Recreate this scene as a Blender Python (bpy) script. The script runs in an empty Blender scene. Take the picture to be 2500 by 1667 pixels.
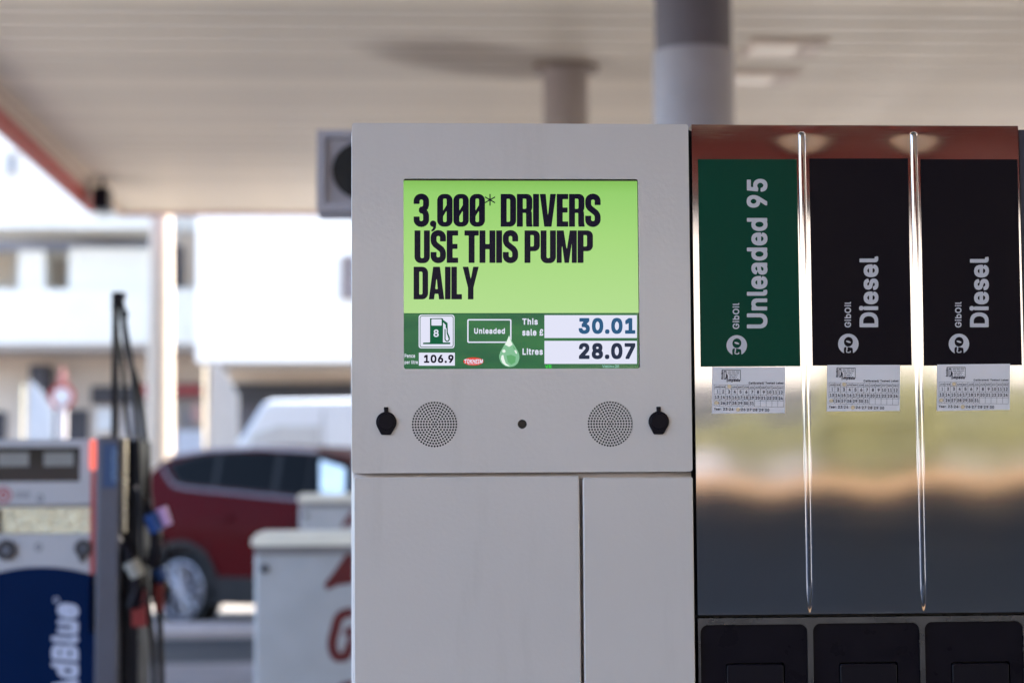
import bpy, bmesh, math, random, os
import numpy as np
from mathutils import Vector, Matrix
R = math.radians
sc = bpy.context.scene
col = sc.collection

# ---------------------------------------------------------------- camera, sky, sun, exposure
CAM_H = 1.35
YAW, PITCH, ROLL = R(3.17), R(4.21), R(-0.35)
F_PX = 4861.0
cam_d = bpy.data.cameras.new('camera')
cam = bpy.data.objects.new('camera', cam_d); col.objects.link(cam)
cam_d.sensor_width = 36.0
cam_d.lens = 36.0 * F_PX / 2500.0
cam_d.clip_start = 0.05; cam_d.clip_end = 1500
ROT = Matrix.Rotation(-YAW, 3, 'Z') @ Matrix.Rotation(R(90) + PITCH, 3, 'X') @ Matrix.Rotation(ROLL, 3, 'Z')
cam.matrix_world = Matrix.Translation((0, 0, CAM_H)) @ ROT.to_4x4()
cam_d.dof.use_dof = True
cam_d.dof.focus_distance = 2.865
cam_d.dof.aperture_fstop = 3.4
cam_d.dof.aperture_blades = 0
sc.camera = cam

SUN_EL, SUN_AZ = R(50), R(72)      # azimuth clockwise from +Y: from the right and slightly behind the camera
world = bpy.data.worlds.new('World'); sc.world = world; world.use_nodes = True
wn = world.node_tree
sky = wn.nodes.new('ShaderNodeTexSky'); sky.sky_type = 'NISHITA'; sky.sun_disc = False
sky.sun_elevation = SUN_EL; sky.sun_rotation = SUN_AZ; sky.air_density = 1.0; sky.dust_density = 3.0
wn.links.new(sky.outputs[0], wn.nodes['Background'].inputs[0])
wn.nodes['Background'].inputs[1].default_value = 0.14
sun_d = bpy.data.lights.new('sun', 'SUN'); sun_d.energy = 3.7; sun_d.angle = R(0.53); sun_d.color = (1, .93, .84)
sun = bpy.data.objects.new('sun', sun_d); col.objects.link(sun)
sdir = Vector((math.sin(SUN_AZ) * math.cos(SUN_EL), math.cos(SUN_AZ) * math.cos(SUN_EL), math.sin(SUN_EL)))
sun.rotation_euler = sdir.to_track_quat('Z', 'Y').to_euler()
EXPO = 2.95
sc.view_settings.view_transform = 'Standard'; sc.view_settings.look = 'None'
sc.view_settings.gamma = 1; sc.view_settings.use_curve_mapping = False
sc.view_settings.exposure = EXPO
sc.cycles.use_denoising = True
sc.cycles.max_bounces = 12; sc.cycles.diffuse_bounces = 6; sc.cycles.glossy_bounces = 5
sc.cycles.sample_clamp_indirect = 8; sc.cycles.caustics_reflective = False; sc.cycles.caustics_refractive = False
EM = 1.0 / 2 ** EXPO                 # what a screen must emit to show its own value at this exposure

# ---------------------------------------------------------------- helpers
def at(px, py, Y):
    """the point of the plane y = Y that the photograph shows at pixel (px, py) of 2500 x 1667"""
    d = ROT @ Vector(((px - 1250) / F_PX, -(py - 833.5) / F_PX, -1))
    k = Y / d.y
    return Vector((d.x * k, Y, CAM_H + d.z * k))

def srgb(r, g, b):
    f = lambda c: (c / 255 / 12.92) if c / 255 <= .04045 else ((c / 255 + .055) / 1.055) ** 2.4
    return (f(r), f(g), f(b))

def tag(o, label=None, cat=None, group=None, kind=None):
    if label: o['label'] = label
    if cat: o['category'] = cat
    if group: o['group'] = group
    if kind: o['kind'] = kind
    return o

def empty(name, loc, rz=0):
    o = bpy.data.objects.new(name, None); col.objects.link(o); o.location = loc; o.rotation_euler = (0, 0, rz)
    o.empty_display_size = .1
    return o

def link(name, me, mat=None, parent=None):
    o = bpy.data.objects.new(name, me); col.objects.link(o)
    if mat is not None:
        me.materials.clear()
        for m in (mat if isinstance(mat, (list, tuple)) else [mat]): me.materials.append(m)
    if parent is not None:
        o.parent = parent
        root = parent
        M = Matrix.Identity(4)
        chain = []
        while root is not None: chain.append(root); root = root.parent
        for r in reversed(chain): M = M @ r.matrix_basis
        o.matrix_parent_inverse = Matrix.Identity(4)
        if not me.get('local'):
            me.transform(M.inverted()); me['local'] = 1
    return o

def smooth(o, ang=35):
    me = o.data
    me.polygons.foreach_set('use_smooth', [True] * len(me.polygons))
    me.set_sharp_from_angle(angle=R(ang))
    return o

def bev(o, w=.003, seg=3):
    m = o.modifiers.new('bevel', 'BEVEL'); m.width = w; m.segments = seg; m.limit_method = 'ANGLE'; m.angle_limit = R(40)
    m.harden_normals = False
    return smooth(o)

def copy_tree(o, parent=None):
    c = o.copy(); col.objects.link(c); c.parent = parent
    for ch in [x for x in list(bpy.data.objects) if x.parent == o]: copy_tree(ch, c)
    return c

class MB:
    def __init__(s): s.v = []; s.f = []; s.mi = []
    def add(s, vs, fs, mi=0):
        n = len(s.v); s.v += [tuple(v) for v in vs]; s.f += [tuple(i + n for i in f) for f in fs]; s.mi += [mi] * len(fs); return s
    def box(s, x0, x1, y0, y1, z0, z1, mi=0):
        if x0 > x1: x0, x1 = x1, x0
        if y0 > y1: y0, y1 = y1, y0
        if z0 > z1: z0, z1 = z1, z0
        return s.add([(x0, y0, z0), (x1, y0, z0), (x1, y1, z0), (x0, y1, z0), (x0, y0, z1), (x1, y0, z1), (x1, y1, z1), (x0, y1, z1)],
                     [(0, 3, 2, 1), (4, 5, 6, 7), (0, 1, 5, 4), (1, 2, 6, 5), (2, 3, 7, 6), (3, 0, 4, 7)], mi)
    def prism(s, pts, y0, y1, mi=0):
        """polygon of (x, z) drawn out from y0 to y1"""
        a = sum(pts[i][0] * pts[(i + 1) % len(pts)][1] - pts[(i + 1) % len(pts)][0] * pts[i][1] for i in range(len(pts)))
        if a < 0: pts = pts[::-1]
        n = len(pts)
        vs = [(x, y0, z) for x, z in pts] + [(x, y1, z) for x, z in pts]
        fs = [tuple(range(n)), tuple(range(2 * n - 1, n - 1, -1))] + [(i, i + n, (i + 1) % n + n, (i + 1) % n) for i in range(n)]
        return s.add(vs, fs, mi)
    def cyl(s, p, q, r0, r1=None, n=20, caps=True, mi=0):
        r1 = r0 if r1 is None else r1
        p = Vector(p); q = Vector(q); d = (q - p).normalized()
        u = d.orthogonal().normalized(); w = d.cross(u)
        vs = []
        for c, r in ((p, r0), (q, r1)):
            vs += [c + (u * math.cos(2 * math.pi * i / n) + w * math.sin(2 * math.pi * i / n)) * r for i in range(n)]
        fs = [(i, (i + 1) % n, (i + 1) % n + n, i + n) for i in range(n)]
        if caps: fs += [tuple(range(n - 1, -1, -1)), tuple(range(n, 2 * n))]
        return s.add(vs, fs, mi)
    def tube(s, pts, r, n=10, mi=0):
        P = [Vector(p) for p in pts]; k0 = len(s.v); prev = None
        for i, p in enumerate(P):
            t = (P[min(i + 1, len(P) - 1)] - P[max(i - 1, 0)]).normalized()
            u = t.orthogonal().normalized() if prev is None else (prev - t * prev.dot(t)).normalized()
            prev = u; w = t.cross(u)
            rr = r[i] if isinstance(r, (list, tuple)) else r
            s.v += [tuple(p + (u * math.cos(2 * math.pi * j / n) + w * math.sin(2 * math.pi * j / n)) * rr) for j in range(n)]
        for i in range(len(P) - 1):
            for j in range(n):
                s.f.append((k0 + i * n + j, k0 + i * n + (j + 1) % n, k0 + (i + 1) * n + (j + 1) % n, k0 + (i + 1) * n + j)); s.mi.append(mi)
        s.f.append(tuple(k0 + j for j in range(n - 1, -1, -1))); s.mi.append(mi)
        s.f.append(tuple(k0 + (len(P) - 1) * n + j for j in range(n))); s.mi.append(mi)
        return s
    def mesh(s, name):
        me = bpy.data.meshes.new(name); me.from_pydata(s.v, [], s.f)
        if any(s.mi): me.polygons.foreach_set('material_index', s.mi)
        me.update(); return me
    def build(s, name, mat, parent=None):
        return link(name, s.mesh(name), mat, parent)

def spline(pts, n=8):
    """Catmull-Rom through the points"""
    P = [Vector(p) for p in pts]; P = [P[0] * 2 - P[1]] + P + [P[-1] * 2 - P[-2]]; out = []
    for i in range(1, len(P) - 2):
        a, b, c, d = P[i - 1:i + 3]
        for k in range(n):
            t = k / n
            out.append(.5 * ((2 * b) + (c - a) * t + (2 * a - 5 * b + 4 * c - d) * t * t + (3 * b - a - 3 * c + d) * t ** 3))
    out.append(P[-2]); return out

# ---- flat shapes from a distance field (marching squares): used for every piece of lettering
def sdf_poly(P, X, Y):
    P = np.asarray(P, float); d = np.full(X.shape, 1e9); ins = np.zeros(X.shape, bool)
    for i in range(len(P)):
        ax, ay = P[i]; bx, by = P[(i + 1) % len(P)]
        ex, ey = bx - ax, by - ay; L = ex * ex + ey * ey + 1e-18
        t = np.clip(((X - ax) * ex + (Y - ay) * ey) / L, 0, 1)
        d = np.minimum(d, np.hypot(X - ax - t * ex, Y - ay - t * ey))
        c = ((ay > Y) != (by > Y))
        if ey != 0: ins ^= c & (X < ex * (Y - ay) / ey + ax)
    return np.where(ins, d, -d)

def march(F, xs, ys):
    V = []; Fc = []; ny, nx = F.shape
    G = F > 0
    def inter(x0, y0, f0, x1, y1, f1):
        t = f0 / (f0 - f1); return (x0 + (x1 - x0) * t, y0 + (y1 - y0) * t)
    for j in range(ny - 1):
        run = None
        for i in range(nx - 1):
            q = (G[j, i], G[j, i + 1], G[j + 1, i + 1], G[j + 1, i])
            if all(q):
                if run is None: run = i
                continue
            if run is not None:
                n = len(V); V += [(xs[run], ys[j]), (xs[i], ys[j]), (xs[i], ys[j + 1]), (xs[run], ys[j + 1])]; Fc.append((n, n + 1, n + 2, n + 3)); run = None
            if not any(q): continue
            c = [(xs[i], ys[j], F[j, i]), (xs[i + 1], ys[j], F[j, i + 1]), (xs[i + 1], ys[j + 1], F[j + 1, i + 1]), (xs[i], ys[j + 1], F[j + 1, i])]
            pts = []
            for k in range(4):
                a = c[k]; b = c[(k + 1) % 4]
                if a[2] > 0: pts.append((a[0], a[1]))
                if (a[2] > 0) != (b[2] > 0): pts.append(inter(*a, *b))
            if len(pts) >= 3: n = len(V); V += pts; Fc.append(tuple(range(n, n + len(pts))))
        if run is not None:
            n = len(V); i = nx - 1; V += [(xs[run], ys[j]), (xs[i], ys[j]), (xs[i], ys[j + 1]), (xs[run], ys[j + 1])]; Fc.append((n, n + 1, n + 2, n + 3))
    return V, Fc

def shape(adds, subs=(), res=60):
    """union of polygons minus polygons -> flat (verts, faces)"""
    A = np.concatenate([np.asarray(a, float) for a in adds]); x0, y0 = A.min(0); x1, y1 = A.max(0)
    h = max(y1 - y0, (x1 - x0) * .4) / res
    xs = np.arange(x0 - h * 1.5, x1 + 2 * h, h); ys = np.arange(y0 - h * 1.5, y1 + 2 * h, h)
    X, Y = np.meshgrid(xs, ys); F = np.full(X.shape, -1e9)
    for a in adds: F = np.maximum(F, sdf_poly(a, X, Y))
    for b in subs: F = np.minimum(F, -sdf_poly(b, X, Y))
    return march(F, xs, ys)

try:
    FONT = bpy.data.fonts.load(os.path.join(bpy.utils.system_resource('DATAFILES', path='fonts'), 'Inter.woff2'))
except Exception:
    FONT = None
_tc = {}
def text_flat(body, w=.055, res=26, track=1.1, slant=0.0):
    """lettering with stroke half-width w (em), normalised to its own box 0..1 x 0..1; returns verts, faces, aspect"""
    key = (body, w, res, track, slant)
    if key in _tc: return _tc[key]
    c = bpy.data.curves.new('t', 'FONT'); c.body = body; c.fill_mode = 'NONE'; c.space_character = track; c.resolution_u = 3
    if FONT: c.font = FONT
    o = bpy.data.objects.new('t', c); me = bpy.data.meshes.new_from_object(o)
    V = np.array([v.co[:2] for v in me.vertices]); E = [tuple(e.vertices) for e in me.edges]
    bpy.data.objects.remove(o); bpy.data.meshes.remove(me); bpy.data.curves.remove(c)
    x0, y0 = V.min(0) - w * 1.2; x1, y1 = V.max(0) + w * 1.2
    h = 1.0 / (res * 1.35)
    xs = np.arange(x0 - h, x1 + 2 * h, h); ys = np.arange(y0 - h, y1 + 2 * h, h)
    X, Y = np.meshgrid(xs, ys); F = np.full(X.shape, -1.0)
    for a, b in E:
        ax, ay = V[a]; bx, by = V[b]
        i0 = max(0, int((min(ax, bx) - 2 * w - xs[0]) / h)); i1 = int((max(ax, bx) + 2 * w - xs[0]) / h) + 2
        j0 = max(0, int((min(ay, by) - 2 * w - ys[0]) / h)); j1 = int((max(ay, by) + 2 * w - ys[0]) / h) + 2
        x = X[j0:j1, i0:i1]; y = Y[j0:j1, i0:i1]
        ex, ey = bx - ax, by - ay; L = ex * ex + ey * ey + 1e-18
        t = np.clip(((x - ax) * ex + (y - ay) * ey) / L, 0, 1)
        dx = np.abs(x - ax - t * ex); dy = np.abs(y - ay - t * ey)
        d = (dx ** 4 + dy ** 4) ** .25                      # squarish pen keeps the stroke ends square
        F[j0:j1, i0:i1] = np.maximum(F[j0:j1, i0:i1], w - d)
    ins = np.zeros(X.shape, bool)                            # inside of the strokes themselves
    for a, b in E:
        ax, ay = V[a]; bx, by = V[b]
        if ay != by: ins ^= ((ay > Y) != (by > Y)) & (X < (bx - ax) * (Y - ay) / (by - ay) + ax)
    F = np.where(ins, np.maximum(F, 2 * w - np.clip(F, 0, w)), F)
    v, f = march(F, xs, ys); A = np.array(v)
    A[:, 0] += slant * A[:, 1]
    mn = A.min(0); mx = A.max(0)
    out = ([tuple(p) for p in (A - mn) / (mx - mn)], f, (mx[0] - mn[0]) / (mx[1] - mn[1]))
    _tc[key] = out; return out

class Flat:
    """flat print collected in photograph pixels on one plane y = Y"""
    def __init__(s, Y): s.Y = Y; s.v = []; s.f = []; s.mi = []
    def put(s, V, Fc, mi=0):
        n = len(s.v); s.v += list(V); s.f += [tuple(i + n for i in f) for f in Fc]; s.mi += [mi] * len(Fc); return s
    def poly(s, pts, mi=0): return s.put(pts, [tuple(range(len(pts)))], mi)
    def rect(s, x0, y0, x1, y1, mi=0): return s.poly([(x0, y0), (x1, y0), (x1, y1), (x0, y1)], mi)
    def text(s, body, x0, y0, x1, y1, up=False, mi=0, **k):
        V, Fc, a = text_flat(body, **k)
        if up: V = [(x0 + (1 - v) * (x1 - x0), y1 - u * (y1 - y0)) for u, v in V]        # reads upwards
        else: V = [(x0 + u * (x1 - x0), y1 - v * (y1 - y0)) for u, v in V]
        return s.put(V, Fc, mi)
    def shape(s, adds, subs=(), res=60, mi=0):
        V, Fc = shape(adds, subs, res); return s.put(V, Fc, mi)
    def mesh(s, name):
        me = bpy.data.meshes.new(name); P = [at(x, y, s.Y) for x, y in s.v]
        # faces must look at the camera (-y)
        fs = []
        for f in s.f:
            a, b, c = P[f[0]], P[f[1]], P[f[2]]
            ar = sum(P[f[i]].x * P[f[(i + 1) % len(f)]].z - P[f[(i + 1) % len(f)]].x * P[f[i]].z for i in range(len(f)))
            fs.append(f if ar > 0 else f[::-1])
        me.from_pydata([tuple(p) for p in P], [], fs)
        if any(s.mi): me.polygons.foreach_set('material_index', s.mi)
        me.update(); return me
    def build(s, name, mat, parent): return link(name, s.mesh(name), mat, parent)

def rrect(x0, y0, x1, y1, r, n=6):
    x0, x1 = min(x0, x1), max(x0, x1); y0, y1 = min(y0, y1), max(y0, y1); out = []
    for cx, cy, a in ((x1 - r, y0 + r, -90), (x1 - r, y1 - r, 0), (x0 + r, y1 - r, 90), (x0 + r, y0 + r, 180)):
        for i in range(n + 1):
            t = R(a + 90 * i / n); out.append((cx + r * math.cos(t), cy + r * math.sin(t)))
    return out
def circ(cx, cy, r, n=24, ry=None, rot=0):
    ry = ry or r; c, s_ = math.cos(rot), math.sin(rot)
    return [(cx + r * math.cos(2 * math.pi * i / n) * c - ry * math.sin(2 * math.pi * i / n) * s_,
             cy + r * math.cos(2 * math.pi * i / n) * s_ + ry * math.sin(2 * math.pi * i / n) * c) for i in range(n)]
def stroke(pts, w):
    """butt-ended stroke polygon of a 2-d polyline"""
    L = []; Rr = []; n = len(pts)
    for i in range(n):
        ax, ay = pts[max(i - 1, 0)]; bx, by = pts[min(i + 1, n - 1)]
        d = math.hypot(bx - ax, by - ay) or 1; nx, ny = -(by - ay) / d, (bx - ax) / d
        L.append((pts[i][0] + nx * w / 2, pts[i][1] + ny * w / 2)); Rr.append((pts[i][0] - nx * w / 2, pts[i][1] - ny * w / 2))
    return L + Rr[::-1]
def arc(cx, cy, rx, ry, a0, a1, n=10):
    return [(cx + rx * math.cos(R(a0 + (a1 - a0) * i / n)), cy + ry * math.sin(R(a0 + (a1 - a0) * i / n))) for i in range(n + 1)]

def plate(name, outer, holes, y0, y1, mat, parent):
    """sheet with true holes: loops of (x, z) in metres, front face at y0, back at y1"""
    c = bpy.data.curves.new(name, 'CURVE'); c.dimensions = '2D'; c.fill_mode = 'BOTH'; c.extrude = abs(y1 - y0) / 2
    for lp in [outer] + list(holes):
        sp = c.splines.new('POLY'); sp.points.add(len(lp) - 1); sp.use_cyclic_u = True
        sp.points.foreach_set('co', [k for x, z in lp for k in (x, z, 0, 1)])
    o = bpy.data.objects.new(name, c); me = bpy.data.meshes.new_from_object(o)
    bpy.data.objects.remove(o); bpy.data.curves.remove(c)
    me.transform(Matrix.Translation((0, (y0 + y1) / 2, 0)) @ Matrix.Rotation(R(90), 4, 'X'))
    me.name = name
    return link(name, me, mat, parent)

# ---------------------------------------------------------------- materials
_M = {}
def mat(name, color, rough=.5, metal=0, var=.06, vscale=8, bump=0, bscale=200, coat=0, coat_rough=.08, spec=.5, emit=None, aniso=None, stretch=None, bdist=.001):
    if name in _M: return _M[name]
    m = bpy.data.materials.new(name); m.use_nodes = True; t = m.node_tree; b = t.nodes['Principled BSDF']
    b.inputs['Roughness'].default_value = rough; b.inputs['Metallic'].default_value = metal
    b.inputs['Specular IOR Level'].default_value = spec
    b.inputs['Coat Weight'].default_value = coat; b.inputs['Coat Roughness'].default_value = coat_rough
    co = t.nodes.new('ShaderNodeTexCoord'); mp = t.nodes.new('ShaderNodeMapping')
    t.links.new(co.outputs['Object'], mp.inputs[0])
    if stretch: mp.inputs['Scale'].default_value = stretch
    n = t.nodes.new('ShaderNodeTexNoise'); n.inputs['Scale'].default_value = vscale; n.inputs['Detail'].default_value = 5
    t.links.new(mp.outputs[0], n.inputs['Vector'])
    rp = t.nodes.new('ShaderNodeMapRange'); rp.inputs[1].default_value = .3; rp.inputs[2].default_value = .7
    rp.inputs[3].default_value = 1 - var; rp.inputs[4].default_value = 1 + var
    t.links.new(n.outputs[0], rp.inputs[0])
    mx = t.nodes.new('ShaderNodeVectorMath'); mx.operation = 'SCALE'; mx.inputs[0].default_value = color
    t.links.new(rp.outputs[0], mx.inputs['Scale']); t.links.new(mx.outputs[0], b.inputs['Base Color'])
    if emit is not None:
        t.links.new(mx.outputs[0], b.inputs['Emission Color']); b.inputs['Emission Strength'].default_value = emit
    rr = t.nodes.new('ShaderNodeMapRange'); rr.inputs[1].default_value = .3; rr.inputs[2].default_value = .7
    rr.inputs[3].default_value = max(0, rough * .85); rr.inputs[4].default_value = min(1, rough * 1.15)
    t.links.new(n.outputs[0], rr.inputs[0]); t.links.new(rr.outputs[0], b.inputs['Roughness'])
    if bump:
        n2 = t.nodes.new('ShaderNodeTexNoise'); n2.inputs['Scale'].default_value = bscale; n2.inputs['Detail'].default_value = 3
        t.links.new(mp.outputs[0], n2.inputs['Vector'])
        bp = t.nodes.new('ShaderNodeBump'); bp.inputs['Strength'].default_value = bump; bp.inputs['Distance'].default_value = bdist
        t.links.new(n2.outputs[0], bp.inputs['Height']); t.links.new(bp.outputs[0], b.inputs['Normal'])
        if coat: t.links.new(bp.outputs[0], b.inputs['Coat Normal'])
    _M[name] = m; return m

def glow(name, color, spec=.5, rough=.1):
    """lit print on a display: emits its own colour and still reflects like glass"""
    if name in _M: return _M[name]
    m = bpy.data.materials.new(name); m.use_nodes = True; b = m.node_tree.nodes['Principled BSDF']
    b.inputs['Base Color'].default_value = (.002, .002, .003, 1); b.inputs['Roughness'].default_value = rough
    b.inputs['Specular IOR Level'].default_value = spec * .1
    b.inputs['Emission Color'].default_value = (*color, 1); b.inputs['Emission Strength'].default_value = EM
    _M[name] = m; return m

PAINT = mat('white_powder_coat', (.72, .675, .665), rough=.38, var=.025, vscale=4, bump=.32, bscale=150, coat=.55, coat_rough=.10, bdist=.0006)
STEEL = mat('brushed_steel', (.56, .555, .565), rough=.075, metal=1, var=.03, vscale=3, bump=.004, bscale=25, stretch=(1, 1, 9), bdist=.0004)
STEEL_DULL = mat('dull_steel', (.115, .125, .15), rough=.28, metal=1, var=.08, vscale=20)
CHROME = mat('chrome', (.72, .72, .73), rough=.09, metal=1, var=.02)
def wear(m, stretch, lo, hi, amount, tint, speck=0, rough_add=.15):
    t = m.node_tree; b = t.nodes['Principled BSDF']; src = b.inputs['Base Color'].links[0].from_socket
    g = t.nodes.new('ShaderNodeNewGeometry'); mp = t.nodes.new('ShaderNodeMapping'); mp.inputs['Scale'].default_value = stretch
    t.links.new(g.outputs['Position'], mp.inputs[0]); n = t.nodes.new('ShaderNodeTexNoise'); n.inputs['Scale'].default_value = 1; n.inputs['Detail'].default_value = 7; n.inputs['Roughness'].default_value = .62
    t.links.new(mp.outputs[0], n.inputs['Vector']); r = t.nodes.new('ShaderNodeMapRange'); r.interpolation_type = 'SMOOTHSTEP'
    r.inputs[1].default_value = lo; r.inputs[2].default_value = hi; r.inputs[3].default_value = 0; r.inputs[4].default_value = amount; t.links.new(n.outputs[0], r.inputs[0])
    fac = r.outputs[0]
    if speck:
        v = t.nodes.new('ShaderNodeTexVoronoi'); v.inputs['Scale'].default_value = 9; t.links.new(g.outputs['Position'], v.inputs['Vector'])
        q_ = t.nodes.new('ShaderNodeMapRange'); q_.inputs[1].default_value = .030; q_.inputs[2].default_value = .012; q_.inputs[3].default_value = 0; q_.inputs[4].default_value = speck; t.links.new(v.outputs['Distance'], q_.inputs[0])
        a_ = t.nodes.new('ShaderNodeMath'); a_.operation = 'MAXIMUM'; t.links.new(fac, a_.inputs[0]); t.links.new(q_.outputs[0], a_.inputs[1]); fac = a_.outputs[0]
    mx = t.nodes.new('ShaderNodeMix'); mx.data_type = 'RGBA'; t.links.new(fac, mx.inputs[0]); t.links.new(src, mx.inputs[6]); mx.inputs[7].default_value = (*tint, 1); t.links.new(mx.outputs[2], b.inputs['Base Color'])
    rs = b.inputs['Roughness'].links[0].from_socket; ad = t.nodes.new('ShaderNodeMath'); ad.operation = 'MULTIPLY_ADD'; t.links.new(fac, ad.inputs[0]); ad.inputs[1].default_value = rough_add; t.links.new(rs, ad.inputs[2]); t.links.new(ad.outputs[0], b.inputs['Roughness'])
wear(PAINT, (14, 14, 2.2), .52, .78, .28, (.50, .47, .45), speck=.5)
STEEL.node_tree.nodes['Principled BSDF'].inputs['Anisotropic'].default_value = .85; STEEL.node_tree.nodes['Principled BSDF'].inputs['Anisotropic Rotation'].default_value = 0
_tn = STEEL.node_tree.nodes.new('ShaderNodeTangent'); _tn.direction_type = 'RADIAL'; _tn.axis = 'Z'
STEEL.node_tree.links.new(_tn.outputs[0], STEEL.node_tree.nodes['Principled BSDF'].inputs['Tangent'])
wear(STEEL, (5, 5, 60), .50, .80, .22, (.48, .47, .48), rough_add=.05)
BLACK = mat('black_plastic', (.006, .005, .011), spec=.12, rough=.3, var=.1, vscale=30, bump=.08, bscale=400)
VOID = mat('dark_interior', (.008, .008, .010), rough=.8)
RUBBER = mat('black_rubber', (.010, .009, .013), spec=.25, rough=.5, bump=.1)
GASKET = mat('gasket', (.015, .015, .022), rough=.55)
CANOPY_WHITE = mat('canopy_ceiling_paint', (.94, .85, .70), rough=.5, var=.05, vscale=.8)
CANOPY_DARK = mat('canopy_joint', (.10, .085, .07), rough=.8)
LINER = mat('beige_liner', (.62, .52, .44), rough=.6, var=.05)
RED_FASCIA = mat('red_fascia_paint', (.40, .045, .036), rough=.45, var=.05)
SLATE = mat('slate_grey_paint', (.38, .37, .44), rough=.45, var=.05, vscale=4)
SLATE_DARK = mat('dark_slate_paint', (.13, .12, .15), spec=.3, rough=.55, var=.05)
CREAM = mat('cream_paint', (.50, .43, .36), rough=.6, var=.05)
NAVY = mat('navy_vinyl', (.0006, .011, .055), rough=.35, var=.05, spec=.05)
GREY_PANEL = mat('pale_grey_panel', (.43, .43, .48), rough=.4, var=.04, coat=.2)
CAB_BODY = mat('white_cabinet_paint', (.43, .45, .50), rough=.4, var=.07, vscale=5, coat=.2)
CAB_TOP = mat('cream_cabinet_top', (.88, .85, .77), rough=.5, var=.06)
RED_PRINT = mat('red_print', (.11, .006, .010), rough=.4)
WHITE_WALL = mat('white_render', (.80, .76, .69), rough=.8, var=.05, vscale=1.2, bump=.2, bscale=30, bdist=.01)
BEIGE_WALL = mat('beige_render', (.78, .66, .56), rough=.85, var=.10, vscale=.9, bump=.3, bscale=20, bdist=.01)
SHADE_WALL = mat('blue_grey_wall_shade', (.46, .52, .68), rough=.85, var=.08, vscale=1)  # blue-grey of the shadow under the balcony, put into the wall colour
SHUTTER = mat('dark_shutter', (.045, .04, .05), rough=.6, var=.1)
BLIND = mat('tan_blind', (.50, .40, .31), rough=.7, var=.08)
FRAME = mat('window_frame', (.5, .45, .4), rough=.5)
GLASS_DK = mat('dark_glass', (.03, .035, .045), rough=.05, var=.2, vscale=1, spec=.8)
RED_SIGN = mat('red_sign', (.45, .03, .03), rough=.4)
RED_SIGN_DK = mat('dark_red_sign', (.16, .02, .025), rough=.4)
WHITE_PL = mat('white_plastic', (.78, .78, .8), rough=.4)
CLOTH = mat('white_flag_cloth', (.46, .50, .55), rough=.8, var=.06)
RED_CAR = mat('red_car_paint', (.062, .0010, .0035), rough=.5, spec=.03, var=.04, coat=.03, coat_rough=.1)
CAR_GLASS = mat('car_glass', (.003, .0035, .005), rough=.03, spec=.05)
TYRE = mat('tyre', (.008, .008, .010), rough=.8, bump=.3)
ALLOY = mat('alloy_rim', (.30, .29, .34), rough=.35, metal=.6)
CLAD = mat('black_cladding', (.008, .007, .011), spec=.2, rough=.5)
LAMP_RED = mat('red_lamp_lens', (.5, .02, .015), rough=.15, coat=.6)
VAN_WHITE = mat('van_white_paint', (.42, .47, .53), rough=.45, coat=.2, var=.03)
LIGHT_LENS = mat('lamp_diffuser', (1.0, .90, .78), rough=.5, emit=EM * .12)
LAMP_CASE = mat('lamp_case', (.80, .68, .58), rough=.5)
CORAL = mat('coral_light', (1.0, .16, .10), rough=.3, emit=EM * .75)
RED_STRIP = mat('red_strip', (.42, .05, .05), rough=.3, coat=.4)
BLUE_LAB = mat('blue_label', (.008, .05, .16), rough=.35)
BLUE_GUARD = mat('blue_splash_guard', (.01, .06, .25), rough=.35)
LILAC = mat('lilac_plastic', (.55, .35, .65), rough=.35)
RED_BOOT = mat('red_nozzle_boot', (.20, .008, .010), rough=.4)
PALE_PRINT = mat('pale_print', (.50, .54, .72), rough=.5)
GREY_PRINT = mat('grey_print', (.16, .17, .21), rough=.5)
DIMPLE = mat('dimpled_steel', (.85, .74, .52), rough=.08, metal=1, bump=1.0, bscale=75, bdist=.02)
PAPER = mat('sticker_paper', (.93, .91, .97), rough=.45, var=.03, vscale=15)
INK = mat('navy_ink', (.02, .02, .05), rough=.5)
INK_SOFT = mat('thin_ink', (.06, .06, .10), rough=.5)
GREEN_LAB = mat('green_label_vinyl', (.0015, .062, .036), spec=.12, rough=.42, var=.05, vscale=6)
DARK_LAB = mat('black_label_vinyl', (.008, .0055, .011), spec=.10, rough=.42, var=.06, vscale=6)
SILVER_PRINT = mat('silver_print', (.66, .66, .73), rough=.4, var=.03)
LEAF = mat('sunlit_leaf', (.38, .35, .16), rough=.6, var=.35, vscale=2)
BARK = mat('bark', (.12, .09, .06), rough=.9, var=.2)
PEACH = mat('peach_coping', (.95, .58, .33), rough=.7, var=.08)
WALL_BLUE = mat('dark_blue_wall', (.060, .078, .115), rough=.8, var=.1, vscale=1)

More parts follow.
